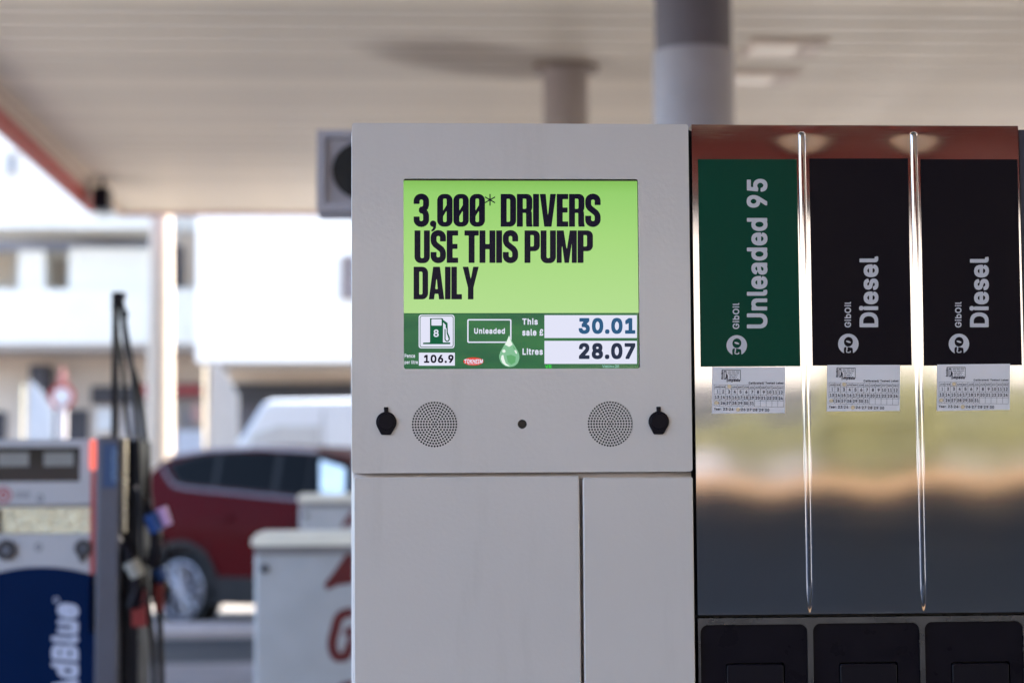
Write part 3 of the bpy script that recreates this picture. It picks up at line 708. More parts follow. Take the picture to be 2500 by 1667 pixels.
f = Flat(YS - .0006); T_('TOKHEIM', 640, 502, 806, 540, w=.035, slant=.25); T_('QUALITY', 668, 543, 770, 550, w=.03); f.poly(qp([(636, 508), (660, 502), (672, 502), (640, 516)])); f.build('badge_lettering', PALE, screen)
# drop: body with lighter and darker glints
drop = [(1040, 282)] + [(1052, 318), (1075, 358), (1100, 400), (1122, 438), (1132, 475)] + [(1130, 505), (1115, 540), (1085, 564), (1045, 572), (1005, 562), (972, 538), (955, 505), (951, 472), (962, 435), (985, 395), (1010, 352), (1028, 315)]
drop = [tuple(v)[:2] for v in spline([(x, y, 0) for x, y in drop + [drop[0]]], 3)][:-1]
f = Flat(YS - .0010); f.shape([qp(drop)], [], 60); f.build('drop_picture', glow('drop_green', srgb(132, 190, 150)), screen)
f = Flat(YS - .0012)
f.shape([qp([(1040, 290), (1058, 345), (1072, 372), (1040, 392), (1002, 372), (1022, 335)]), qp(circ(993, 430, 15, 16)), qp([(972, 470), (988, 462), (996, 500), (1010, 540), (1050, 566), (1010, 560), (980, 535), (966, 500)]), qp([(1085, 420), (1104, 425), (1112, 455), (1098, 450)])], [], 60)
f.build('drop_glint', glow('drop_white', srgb(236, 246, 238)), screen)
f = Flat(YS - .0012)
f.shape([qp([(1015, 470), (1060, 462), (1100, 480), (1095, 530), (1060, 552), (1030, 530)]), qp([(1075, 375), (1085, 395), (1098, 420), (1080, 408)])], [], 40)
f.build('drop_shade', glow('drop_mid', srgb(98, 170, 112)), screen)

# ---- steel hose bays: one pressed sheet with two ribs, then the lower frame with the three boots
YST = YF + .0030
bx0 = (X(1690, 308, YST) + X(1706, 1498, YST)) / 2; bx1 = (X(2493, 308, YST) + X(2503, 1494, YST)) / 2
bz1 = at(2000, 308, YST).z; bz0 = at(2000, 1496, YST).z
ribs = [((at(1957, 345, YST).x + at(1977, 1470, YST).x) / 2, at(1957, 325, YST).z, at(1977, 1477, YST).z),
        ((at(2229, 330, YST).x + at(2256, 1470, YST).x) / 2, at(2229, 325, YST).z, at(2256, 1472, YST).z)]
rr_ = 6.8 * PX
xs = set(np.linspace(bx0, bx1, 61)); zs = set(np.linspace(bz0, bz1, 81))
for (rx, rt, rb) in ribs:
    for k in np.linspace(-1.6, 1.6, 33): xs.add(rx + k * rr_)
    for e in (rt, rb):
        for k in np.linspace(-3, 3, 37): zs.add(min(bz1, max(bz0, e + k * rr_)))
xs = sorted(xs); zs = sorted(zs)
def height(x, z_):
    h = 0
    for (rx, rt, rb) in ribs:
        if z_ > rt - rr_: dz_ = z_ - (rt - rr_)
        elif z_ < rb + 8 * rr_: dz_ = ((rb + 8 * rr_) - z_) / 8
        else: dz_ = 0
        d = math.hypot(x - rx, dz_) / rr_
        if d < 1: h = max(h, rr_ * .45 * math.sqrt(max(0, 1 - d * d)))
        elif d < 1.5: h -= .0004 * (math.cos((d - 1) / .5 * math.pi) + 1) / 2
        # the sheet is drawn in round the rib's ends
        e = math.hypot((x - rx) / .034, (z_ - rt) / .020); h -= .0005 * math.exp(-e * e)
        pass
    u = (x - bx0) / (bx1 - bx0); v = (z_ - bz0) / (bz1 - bz0)
    h += .00035 * math.sin(u * 3 * math.pi * 2 + .6) * math.sin(v * math.pi) + .00012 * math.sin(v * 9 + u * 4) * u
    return h
V = []; Fc = []
for j, z_ in enumerate(zs):
    for i, x in enumerate(xs): V.append((x, YST - height(x, z_), z_))
nx = len(xs)
for j in range(len(zs) - 1):
    for i in range(nx - 1): Fc.append((j * nx + i, j * nx + i + 1, (j + 1) * nx + i + 1, (j + 1) * nx + i))
sheet = MB().add(V, Fc).build('steel_sheet', STEEL, pump); sheet.data.polygons.foreach_set('use_smooth', [True] * len(Fc)); sheet['label'] = 'pressed brushed steel sheet with two upright ribs'
# folded edge round the sheet
plate('sheet_edge', [(bx0 - .0012, bz0 - .0012), (bx1 + .0012, bz0 - .0012), (bx1 + .0012, bz1 + .0012), (bx0 - .0012, bz1 + .0012)],
      [[(bx0, bz0), (bx1, bz0), (bx1, bz1), (bx0, bz1)]], YST - .0004, YST + .028, STEEL, pump)
# lower frame with rounded openings
fz1 = at(2000, 1506, YST).z; fz0 = .14
cells = [((at(1711, 1600, YST).x, at(1972, 1600, YST).x), at(1800, 1524, YST).z), ((at(1986, 1600, YST).x, at(2246, 1600, YST).x), at(2100, 1520, YST).z), ((at(2259, 1600, YST).x, at(2499, 1600, YST).x), at(2380, 1516, YST).z)]
lf = plate('lower_frame', [(bx0 - .001, fz0), (bx1 + .001, fz0), (bx1 + .001, fz1), (bx0 - .001, fz1)], [rrect(c_[0][0], .55, min(c_[0][1], bx1 - .006), c_[1], .011, 6) for c_ in cells], YST, YST + .03, STEEL_DULL, pump)
bev(lf, .0012, 2)
for (c_, zt), (hx, hy) in zip(cells, ((1775, 1622), (2052, 1620), (2326, 1619))):
    x0, x1 = c_[0] + .0005, min(c_[1], bx1 - .0065)
    bt = plate('nozzle_boot', rrect(x0, .5505, x1, zt - .0005, .0105, 6), [rrect(at(hx - 2, hy, YST).x, .60, at(hx + 142, hy, YST).x, at(hx, hy - 4, YST).z, .004, 4)], YST + .004, YST + .03, BLACK, pump)
    bev(bt, .002, 2)
    fx0, fx1, fz = at(hx, hy, YST).x, at(hx + 139, hy, YST).x, at(hx, hy, YST).z
    bev(MB().prism(rrect(fx0, .602, fx1, fz, .004, 4), YST + .002, YST + .012).build('boot_flap', mat('boot_flap_plastic', (.009, .008, .014), rough=.35, spec=.12), bt), .0015, 2)
    MB().box(x0, x1, YST + .0301, YST + .033, .552, zt).build('boot_back', VOID, bt)
# gap and next housing at the right edge
MB().box(bx1 + .0035, bx1 + .35, YST + .003, YST + .45, .12, bz1 - .004).build('end_housing', mat('end_panel_blue', (.03, .035, .07), rough=.4), pump)

# labels on the steel
YL = YST - .0006
def poly4(f, a_, b_, c_, d_, mi=0): return f.poly([a_, b_, c_, d_], mi)
# w(): from a 2.529x enlargement that starts at (1650, 280)
w2 = lambda x, y: (1650 + x / 2.529, 280 + y / 2.529)
def logo_go(f, g, cx, cy, k):
    """pale disc with a dark slanting GO, reading upwards; s = 7.35x enlargement offsets from the disc centre"""
    P = lambda x, y: (cx + (x - 285) / 7.35 * k, cy + (y - 1055) / 7.35 * k)
    pp = lambda L: [P(x, y) for x, y in L]
    f.shape([pp(circ(285, 1055, 184, 48))], [pp([(212, 1225), (205, 1190), (203, 1150), (212, 1118), (240, 1106), (265, 1110), (300, 1112), (355, 1125), (366, 1150), (370, 1222), (372, 1260), (300, 1262), (212, 1262)]), pp(circ(287, 1016, 80, 32, 87, .25))], 70)
    f.shape([pp(circ(286, 1015, 46, 20, 17, .3)), pp(stroke([(262, 1106), (260, 1150), (256, 1172)], 22)), pp(stroke([(256, 1172), (250, 1186), (258, 1202), (290, 1208), (318, 1204), (324, 1190), (314, 1180)], 18))], [], 40)
def fuel_label(name_mat, corners, big, bx, gx, disc, lb):
    f = Flat(YL); f.poly([w2(*c_) for c_ in corners]); lab = f.build('fuel_label', name_mat, pump); lab['label'] = lb
    f = Flat(YL - .0003)
    for t_, (x0, y0, x1, y1), k in big: f.text(t_, *w2(x0, y0), *w2(x1, y1), up=True, **k)
    logo_go(f, None, *w2(*disc), 1.0)
    f.build('label_lettering', SILVER_PRINT, lab)
K = dict(w=.027, res=40, track=1.06); K2 = dict(w=.022, res=30, track=1.1)
fuel_label(GREEN_LAB, [(136, 276), (747, 276), (769, 1552), (153, 1556)], [('Unleaded 95', (437, 397, 566, 1319), K), ('GibOil', (350, 1163, 392, 1323), K2)], 0, 0, (376, 1424), 'dark green unleaded label')
fuel_label(DARK_LAB, [(824, 272), (1433, 271), (1457, 1546), (845, 1549)], [('Diesel', (1131, 875, 1251, 1312), K), ('GibOil', (1041, 1156, 1082, 1313), K2)], 0, 0, (1065, 1415), 'black diesel label in the middle bay')
fuel_label(DARK_LAB, [(1510, 276), (2109, 277), (2137, 1545), (1531, 1549)], [('Diesel', (1813, 878, 1933, 1312), K), ('GibOil', (1723, 1156, 1764, 1313), K2)], 0, 0, (1748, 1415), 'black diesel label in the right-hand bay')

# calibration stickers; c() from a 10.69x enlargement that starts at (1720, 890)
def sticker(dx, dy, skew, lb):
    c = lambda x, y: (1720 + x / 10.69 + dx, 890 + y / 10.69 + dy + skew * (x - 205) / 10.69)
    C = lambda pts: [c(x, y) for x, y in pts]
    f = Flat(YL - .0005); f.poly(C([(205, 62), (2105, 62), (2098, 1262), (192, 1272)])); st = f.build('calibration_sticker', PAPER, pump); st['label'] = lb
    f = Flat(YL - .0008)
    gx = [252 + (2066 - 252) * i / 12 for i in range(13)]; sl = lambda x: (x - 252) / 1814 * 30
    for yy in (518, 618, 765, 912, 1070):
        f.poly(C([(252, yy), (2066, yy + 34), (2066, yy + 40), (252, yy + 6)]), 1)
    for x in gx: f.poly(C([(x - 3, 518 + sl(x)), (x + 3, 518 + sl(x)), (x - 1, 1072 + sl(x)), (x - 7, 1072 + sl(x))]), 1)
    T = lambda b_, x0, y0, x1, y1, mi=0, **k: f.text(b_, *c(x0, y0), *c(x1, y1), mi=mi, **k)
    ks = dict(w=.027, res=18)
    for i, mth in enumerate('JAN FEB MAR APR MAY JUN JUL AUG SEP OCT NOV DEC'.split()):
        if i == 2: continue
        T(mth, gx[i] + 18, 558 + i * 2.6, gx[i] + 140, 598 + i * 2.6, w=.028, res=16)
    for n in range(1, 32):
        i = (n - 1) % 12; j = (n - 1) // 12; y = (655, 805, 952)[j] + i * 2.6
        if n < 10: T(str(n), gx[i] + (58 if n != 1 else 70), y, gx[i] + (112 if n != 1 else 100), y + 85, **ks)
        elif n != 25: T(str(n), gx[i] + 18, y, gx[i] + 128, y + 85, **ks)
    T('5', 350, 960, 378, 1032, **ks)
    T('Year:', 248, 1122, 440, 1190, w=.03, res=18)
    for i, n in enumerate((23, 24, None, 26, 27, 28, 29, 30)):
        x = 484 + 156 * i
        if n: T(str(n), x, 1120 + i * 4, x + 114, 1195 + i * 4, **ks)
        if i: f.poly(C([(x - 26, 1130), (x - 20, 1130), (x - 20, 1190), (x - 26, 1190)]), 1)
    T('Calibrated/ Tested Label', 1152, 450, 2064, 515, w=.03, res=18)
    T('mpees', 620, 385, 925, 462, w=.035, res=18)
    f.text('Roldán', *c(430, 155), *c(488, 378), up=True, w=.04, res=18)
    f.shape([C([(452, 128), (942, 136), (942, 405), (905, 405), (905, 390), (930, 390), (930, 150), (466, 142), (466, 175), (452, 175)]),
             C([(505, 160), (572, 160), (572, 235), (610, 285), (600, 455), (582, 455), (582, 330), (565, 380), (505, 380)])],
            [C([(520, 190), (552, 185), (560, 300), (540, 365), (520, 362)])], 60)
    for i, (a_, b_) in enumerate(((605, 912), (605, 900), (645, 870), (645, 842), (645, 890))):
        yy = 170 + i * 50
        xx = a_
        while xx < b_:
            wd = 50 + (xx * 7 + i * 13) % 50; f.poly(C([(xx, yy), (min(b_, xx + wd), yy + 1), (min(b_, xx + wd), yy + 17), (xx, yy + 16)]), 0); xx += wd + 16
    f.build('sticker_print', [INK, INK_SOFT], st)
    f = Flat(YL - .0009)
    for (x, y, r) in ((645, 572, 50), (308, 995, 52), (870, 1172, 54)): f.poly(C(circ(x, y, r, 20)))
    f.build('punched_hole', mat('bare_steel_hole', (.45, .43, .38), rough=.3, metal=1), st)
sticker(0, 0, 0, 'calibration sticker under the green label')
sticker(280.5, -5, -.002, 'calibration sticker under the middle label')
sticker(549, -6, -.012, 'calibration sticker under the right-hand label')

# ================================================================ left pump with the navy panel, its hose column
YD = 6.8
def A(px, py, Y=YD): return at(px, py, Y)
lp = empty('fluid_dispenser', (A(60, 1500).x, YD, 0)); tag(lp, 'pale grey dispenser with navy panel and hose column, left foreground', 'dispenser')
x0 = A(-150, 1100).x; x1 = A(236, 1100).x
MB().box(x0, x1 + .002, YD + .02, YD + .45, .1, A(0, 1074).z).build('cabinet', GREY_PANEL, lp)
plate('display_panel', [(x0, A(0, 1232).z), (x1, A(0, 1232).z), (x1, A(0, 1072).z), (x0, A(0, 1072).z)],
      [rrect(A(-110, 1).x, A(0, 1176).z, A(206, 1).x, A(0, 1092).z, .004, 3)], YD, YD + .019, GREY_PANEL, lp)
dsp = MB().box(A(-110, 1).x, A(206, 1).x, YD + .012, YD + .0185, A(0, 1176).z, A(0, 1092).z).build('display', mat('display_glass', (.012, .012, .018), rough=.06, spec=.3), lp)
for xa, xb in ((8, 82), (118, 190)): MB().box(A(xa, 1).x, A(xb, 1).x, YD + .011, YD + .0118, A(0, 1138).z, A(0, 1104).z).build('digit_window', mat('lcd_grey', (.22, .23, .24), rough=.2), dsp)
f = Flat(YD - .0005); f.shape([circ(8, 1208, 21, 32)], [circ(8, 1208, 16, 32)], 60); f.shape([circ(8, 1208, 11, 24)], [circ(8, 1211, 5, 16)], 40); f.build('emblem', mat('dull_red_print', (.36, .05, .06), rough=.5), lp)
f = Flat(YD - .0005)
for yy in (1200, 1206, 1212): f.rect(36, yy, 74, yy + 3)
f.shape([circ(98, 1216, 9, 20, 11)], [circ(97, 1215, 4, 16, 6)], 40); f.shape([circ(94, 1335, 9, 20, 10)], [circ(94, 1334, 4, 16, 5)], 40); f.build('small_print', GREY_PRINT, lp)['kind'] = 'stuff'
MB().box(A(-140, 1).x, A(242, 1).x, YD + .004, YD + .019, A(0, 1302).z, A(0, 1240).z).build('dimpled_plate', DIMPLE, lp)
MB().box(A(-140, 1).x, A(17, 1).x, YD + .001, YD + .0038, A(0, 1300).z, A(0, 1242).z).build('keypad', BLACK, lp)
MB().box(x0, x1, YD + .001, YD + .019, A(0, 1430).z, A(0, 1304).z).build('lock_panel', GREY_PANEL, lp)
arcp = [(A(px, 1).x, A(0, 1384 + ((px - 115) / 115) ** 2 * 17).z) for px in range(-150, 237, 8)]
MB().prism([(arcp[0][0], .12)] + arcp + [(x1, A(0, 1402).z), (x1, .12)], YD - .004, YD + .0005).build('navy_panel', NAVY, lp)
f = Flat(YD - .0045); f.text('AdBlue', 126, 1472, 192, 1704, up=True, w=.04, slant=.12, res=40); f.shape([circ(137, 1464, 7, 16)], [circ(137, 1464, 4.5, 16)], 20); f.build('panel_lettering', PALE_PRINT, lp)
for (px, py, r) in ((16, 1342, 25), (204, 1338, 21)):
    c_ = A(px, py); k = r / 715
    lk = MB().cyl((c_.x, YD - .008, c_.z), (c_.x, YD + .0009, c_.z), k, n=28).build('lock', mat('lock_black', (.02, .02, .03), rough=.4), lp)
    MB().cyl((c_.x, YD - .011, c_.z), (c_.x, YD - .0081, c_.z), k * .36, n=20).build('lock_barrel', CHROME, lk)
    if px > 100: MB().prism([(c_.x - .018, c_.z - .02), (c_.x + .012, c_.z - .02), (c_.x + .004, c_.z - .045), (c_.x - .012, c_.z - .045)], YD - .006, YD + .0008).build('lock_flap', mat('lock_black', (0, 0, 0)), lk)
# light strip and column
xa, xb = A(231, 1).x, A(246, 1).x
MB().prism(rrect(xa, A(0, 1149).z, xb, A(0, 1073).z, (xb - xa) * .45, 5), YD - .012, YD + .02).build('signal_lamp', CORAL, lp)
MB().box(xa + .003, xb - .001, YD - .004, YD + .02, A(0, 1545).z, A(0, 1152).z).build('red_edge_strip', RED_STRIP, lp)
CY = YD - .02
cb = bev(MB().box(A(247, 1).x, A(303, 1).x, CY, CY + .4, .1, A(0, 1067).z).build('hose_column', mat('column_grey_blue', (.085, .09, .125), rough=.35, metal=.4), lp), .008)
MB().box(A(262, 1).x, A(296, 1).x, CY - .001, CY - .0002, A(0, 1192).z, A(0, 1083).z).build('column_label', BLUE_LAB, lp)
f = Flat(CY - .0014)
random.seed(4)
for i in range(7): f.shape([circ(279, 1098 + i * 12, 7, 14, 5)], [circ(279 + (i % 3 - 1) * 3, 1098 + i * 12, 3.6, 12, 2.2)], 16)
f.build('label_print', mat('label_print_blue', (.14, .24, .42), rough=.5), lp)
smooth(MB().cyl((A(313, 1).x, CY + .03, A(0, 1300).z), (A(313, 1).x, CY + .03, A(0, 1072).z), .009, n=20).build('steel_trim', mat('warm_steel', (.45, .42, .36), rough=.25, metal=1), lp))
MB().box(A(303, 1).x + .001, A(345, 1).x, CY + .06, CY + .38, .1, A(0, 1075).z).build('boot_housing', mat('boot_black', (.006, .006, .012), rough=.5, spec=.2), lp)
MB().box(A(333, 1).x, A(368, 1).x, CY + .02, CY + .059, A(0, 1532).z, A(0, 1440).z).build('nozzle_holder', RED_BOOT, lp)
MB().box(A(379, 1).x, A(400, 1).x, CY + .12, CY + .16, A(0, 1500).z, A(0, 1432).z).build('nozzle_holder', RED_BOOT, lp)
# mast with its bent head
mb = MB().box(A(270, 1).x, A(283, 1).x, CY + .12, CY + .17, A(0, 1068).z, A(0, 708).z)
mb.prism([(A(x, 1).x, A(0, y).z) for x, y in ((269, 706), (298, 706), (300, 716), (288, 730), (284, 750), (269, 750))], CY + .118, CY + .172)
mb.build('mast', BLACK, lp)
def hose(pts, r, nm='hose', m_=RUBBER): return smooth(MB().tube(spline([A(x, y, CY + dy) for x, y, dy in pts], 8), r, 10).build(nm, m_, lp), 60)
hose([(290, 722, .15), (300, 752, .14), (306, 800, .12), (322, 900, .1), (330, 1000, .08), (338, 1120, .05), (345, 1260, .03), (350, 1380, .03)], .009)
hose([(284, 735, .18), (288, 820, .2), (301, 900, .2), (305, 980, .2), (318, 1080, .2), (330, 1240, .15)], .008)
hose([(300, 760, .2), (312, 860, .24), (340, 960, .26), (352, 1060, .26), (362, 1200, .22), (372, 1300, .2), (384, 1420, .18), (392, 1560, .2), (394, 1700, .2), (380, 1850, .2)], .011)
hose([(352, 1385, .03), (362, 1480, .04), (372, 1560, .06), (376, 1660, .08), (370, 1800, .1), (350, 1900, .1)], .010)
MB().cyl(A(305, 758, CY + .11), A(306, 776, CY + .11), .010).build('hose_clip', BLACK, lp)
def nozzle(cx, cy, dy, s_, guard, extra=None):
    Y = CY + dy; P = lambda x, y, d=0: at(cx + x * s_, cy + y * s_, Y + d)
    body = spline([P(-38, -88), P(-22, -60), P(-8, -25), P(0, 0), P(2, 45), P(-12, 92)], 6)
    nz = smooth(MB().tube(body, [.008 + .014 * min(1, i / 12) for i in range(len(body))], 14).build('nozzle', BLACK, lp), 60)
    smooth(MB().tube(spline([P(-46, -104), P(-40, -92), P(-30, -72)], 5), .008, 10).build('spout', CHROME, nz), 60)
    MB().tube(spline([P(4, 10), P(28, 30), P(24, 75), P(-8, 92)], 6), .005, 8).build('lever_guard', BLACK, nz)
    smooth(MB().cyl(P(-14, -34, -.004), P(6, 8, -.004), .030, .024, n=20).build('splash_guard', guard, nz), 60)
    if extra: smooth(MB().cyl(P(14, -50, .01), P(32, -8, .01), .022, .018, n=16).build('guard_cap', extra, nz), 60)
nozzle(378, 1290, .06, 1.0, BLUE_GUARD, LILAC)
nozzle(394, 1412, .16, .7, BLUE_GUARD)
nozzle(332, 1400, .02, .9, mat('grey_guard', (.30, .29, .27), rough=.4))

# ================================================================ white cabinets with the red logo
def cabinet(Y, px0, ptop, k, lb):
    """k: photograph pixels of this cabinet per pixel of the nearer one"""
    P = lambda x, y: at(px0 + (x - 618) * k, ptop + (y - 1298) * k, Y)
    a_ = P(618, 1298); wdt = P(1010, 1298).x
    cb = empty('forecourt_cabinet', ((a_.x + wdt) / 2, Y, 0)); tag(cb, lb, 'cabinet', 'white cabinets with red logos')
    z1 = a_.z; zc = P(618, 1330).z
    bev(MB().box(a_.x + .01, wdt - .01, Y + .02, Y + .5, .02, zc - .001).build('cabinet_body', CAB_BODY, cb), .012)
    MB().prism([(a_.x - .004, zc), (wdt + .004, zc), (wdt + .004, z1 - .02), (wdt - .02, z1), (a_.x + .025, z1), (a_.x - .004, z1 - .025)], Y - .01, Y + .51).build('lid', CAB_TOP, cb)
    MB().box(a_.x + .012, wdt - .012, Y + .008, Y + .0195, P(618, 1352).z, zc - .002).build('lid_shadow', mat('lid_shadow_grey', (.22, .21, .23), rough=.6), cb)  # shadow line under the lid, made as a grey strip
    c_ = P(648, 1386); MB().cyl((c_.x, Y + .010, c_.z), (c_.x, Y + .0195, c_.z), .019, n=20).build('lock', mat('lock_black', (0, 0, 0)), cb)
    f = Flat(Y + .0185)
    pp = lambda L: [(px0 + (x - 618) * k, ptop + (y - 1298) * k) for x, y in L]
    f.shape([pp([(793, 1424), (818, 1392), (845, 1352), (858, 1338), (905, 1338), (950, 1424), (960, 1440), (900, 1424), (862, 1421), (826, 1426), (800, 1438)])], [], 50)
    f.shape([pp(stroke([tuple(v)[:2] for v in spline([(905, 1500, 0), (862, 1492, 0), (832, 1502, 0), (820, 1535, 0), (813, 1570, 0), (822, 1598, 0), (842, 1600, 0), (852, 1588, 0), (866, 1548, 0)], 5)], 24)), pp([(850, 1526), (905, 1526), (905, 1548), (838, 1548)])], [], 60)
    f.shape([pp(circ(872, 1715, 70, 30, 58))], [pp(circ(874, 1715, 40, 24, 28))], 50)
    f.build('red_logo', RED_PRINT, cb)
cabinet(9.2, 616, 1300, 1.0, 'white cabinet with cream lid and red logo, nearest left of the pump')
cabinet(15.0, 728, 1205, .60, 'smaller looking white cabinet standing behind the nearer one by the car')

# ================================================================ red car
CARY = 20.2; cw = at(460, 1430, CARY)
car = empty('parked_car', (0, 0, 0)); tag(car, 'dark red five door car parked beyond the dispensers', 'car')
ca = R(-36); S = 1.07
fwd = Vector((math.cos(ca), math.sin(ca), 0)); rgt = Vector((math.sin(ca), -math.cos(ca), 0))   # right side looks at the camera
car.location = Vector((cw.x, CARY, 0)) - rgt * .80 * S
def C3(x, y, z_): return tuple(car.location + fwd * x * S + rgt * y * S + Vector((0, 0, z_ * S)))   # x forward from the rear axle, y to the right
# side outline (x, z) and half width at each height
top = [(-.86, .45), (-.90, .70), (-.86, .98), (-.78, 1.10), (-.55, 1.45), (-.38, 1.58), (.1, 1.65), (.7, 1.67), (1.3, 1.64), (1.7, 1.56), (2.05, 1.36), (2.45, 1.12), (2.6, 1.06), (3.1, 1.00), (3.4, .88), (3.52, .70), (3.50, .42)]
def halfw(x, z_):
    h = .90 if z_ < .95 else .90 - (z_ - .95) * .26
    e = max(0, (x - 2.7) / .85); h -= .20 * e * e; e = max(0, (-.5 - x) / .42); h -= .10 * e * e
    return h
def lift(x):   # outline height at x
    T = top[1:-1]
    for (a_, b_), (c_, d_) in zip(T, T[1:]):
        if a_ <= x <= c_ and c_ > a_: return b_ + (d_ - b_) * (x - a_) / (c_ - a_)
    return T[0][1] if x < T[0][0] else T[-1][1]
xsC = sorted(set([-.88, -.8, -.7, -.6, -.5] + [round(-.4 + i * .1, 2) for i in range(39)] + [3.48]))
zl = [0, .12, .25, .4, .55, .7, .8, .9, .96, 1.0]
def wheel_cut(x):
    z0 = .26
    for wx in (0, 2.64):
        d = abs(x - wx)
        if d < .41: z0 = max(z0, .335 + math.sqrt(.41 ** 2 - d * d))
    return z0
mb = MB(); n0 = len(zl) + 6
for x in xsC:
    zt = lift(x); zb = wheel_cut(x); ring = []
    zt = max(zt, zb + .05)
    for t_ in zl:
        z_ = zb + (zt - .05 - zb) * t_; ring.append((halfw(x, z_), z_))
    hw = halfw(x, zt - .05)
    for k_, dz_ in ((.97, -.03), (.90, -.008), (.70, 0), (.45, .008), (.2, .012), (0, .014)): ring.append((hw * k_, zt + dz_))
    for y, z_ in ring: mb.v.append(C3(x, y, z_))
    for y, z_ in ring: mb.v.append(C3(x, -y, z_))
N = 2 * n0
for i in range(len(xsC) - 1):
    for j in range(n0 - 1):
        a_ = i * N + j; b_ = (i + 1) * N + j; mb.f.append((a_, b_, b_ + 1, a_ + 1)); mb.mi.append(0)
        a_ += n0; b_ += n0; mb.f.append((a_, a_ + 1, b_ + 1, b_)); mb.mi.append(0)
for i in (0, len(xsC) - 1):
    L = [i * N + j for j in range(n0)] + [i * N + n0 + j for j in range(n0 - 1, -1, -1)]; mb.f.append(tuple(L if i else L[::-1])); mb.mi.append(0)
me = mb.mesh('body'); bm = bmesh.new(); bm.from_mesh(me); bmesh.ops.recalc_face_normals(bm, faces=bm.faces); bm.to_mesh(me); bm.free()
smooth(link('body', me, RED_CAR, car), 40)
def side(name, pts, off, m_, sgn=1, th=.012):
    """panel lying on the flank, polygon of (x, z)"""
    mb = MB()
    if True:
        n = len(pts); A_ = [C3(x, sgn * (halfw(x, z_) + off), z_) for x, z_ in pts]; B_ = [C3(x, sgn * (halfw(x, z_) + off - th), z_) for x, z_ in pts]
        mb.add(A_ + B_, [tuple(range(n)), tuple(range(2 * n - 1, n - 1, -1))] + [(i, (i + 1) % n, (i + 1) % n + n, i + n) for i in range(n)])
    me = mb.mesh(name); bm = bmesh.new(); bm.from_mesh(me); bmesh.ops.recalc_face_normals(bm, faces=bm.faces); bm.to_mesh(me); bm.free()
    return link(name, me, m_, car)
def band(pts, w):   # thin strip polygon along a polyline
    return stroke(pts, w)
zb_ = lambda x: 1.325 - .078 * x
topz = [(-.29, 1.50), (.1, 1.585), (.5, 1.60), (1.0, 1.60), (1.5, 1.575), (1.80, 1.50), (2.2, 1.30)]
def zt_(x):
    for (a_, b_), (c_, d_) in zip(topz, topz[1:]):
        if a_ <= x <= c_: return b_ + (d_ - b_) * (x - a_) / (c_ - a_)
    return topz[-1][1]
def seg(xa, xb):
    n = 6; return [(xa, zb_(xa)), (xb, zb_(xb))] + [(xb + (xa - xb) * k / n, zt_(xb + (xa - xb) * k / n)) for k in range(n + 1)]
for sg_ in (1, -1):
    side('pillar_trim', [(-.31, 1.51), (-.14, 1.33), (.0, 1.31), (2.1, 1.145), (2.13, 1.30), (1.78, 1.52), (1.5, 1.59), (.5, 1.615), (.1, 1.60)], .010, CLAD, sg_)
    side('quarter_window', [(-.27, 1.50), (-.12, 1.345), (.0, 1.325), (.30, 1.30), (.30, 1.59), (.1, 1.58)], .014, CAR_GLASS, sg_)
    side('side_window', seg(.36, 1.02), .014, CAR_GLASS, sg_); side('side_window', seg(1.09, 1.42), .014, CAR_GLASS, sg_)
    side('front_window', seg(1.45, 2.02), .014, CAR_GLASS, sg_)
    side('window_glare', [(1.60, zb_(1.60) + .03), (1.88, zb_(1.88) + .04), (1.84, zt_(1.84) - .03), (1.54, zt_(1.54) - .04)], .022, mat('glare_silver', (.72, .80, .84), rough=.3, metal=.3), sg_)  # pale panel added over the glass in place of the window's bright reflection
trim = [(-.37, 1.50), (-.28, 1.40), (-.18, 1.315), (-.04, 1.285), (.4, 1.25), (1.1, 1.195), (1.9, 1.13)]
for sg_ in (1, -1):
    side('chrome_strip', band(trim, .03), .020, mat('trim_dull', (.10, .075, .085), rough=.3, metal=.6), sg_)
    side('roof_rail', band([(-.3, 1.585), (.2, 1.64), (.8, 1.65), (1.5, 1.61)], .03), .03, mat('rail_silver', (.26, .20, .20), rough=.35, metal=.5), sg_)
    side('sill_cladding', [(.36, .22), (2.28, .22), (2.28, .47), (.30, .47), (.40, .34)], .02, CLAD, sg_)
    for wx in (0, 2.64):
        a1 = [(wx + .43 * math.cos(R(t_)), .335 + .43 * math.sin(R(t_))) for t_ in range(-10, 191, 10)]
        side('wheel_arch', stroke(a1, .075), .02, CLAD, sg_)
    side('door_seam', band([(.38, .40), (.30, .8), (.31, 1.14)], .008), .003, VOID, sg_); side('door_seam', band([(1.07, .40), (1.07, 1.10)], .008), .003, VOID, sg_)
    side('door_handle', [(.42, 1.0), (.60, .99), (.60, 1.03), (.42, 1.035)], .03, RED_CAR, sg_); side('door_handle', [(1.2, .97), (1.38, .96), (1.38, 1.0), (1.2, 1.005)], .03, RED_CAR, sg_)
    side('tail_lamp', [(-.80, .95), (-.62, .93), (-.56, 1.05), (-.60, 1.22), (-.70, 1.20)], .012, LAMP_RED, sg_)
    side('crease', band([(-.6, .88), (.5, .86), (2.2, .80)], .02), .004, RED_CAR, sg_)
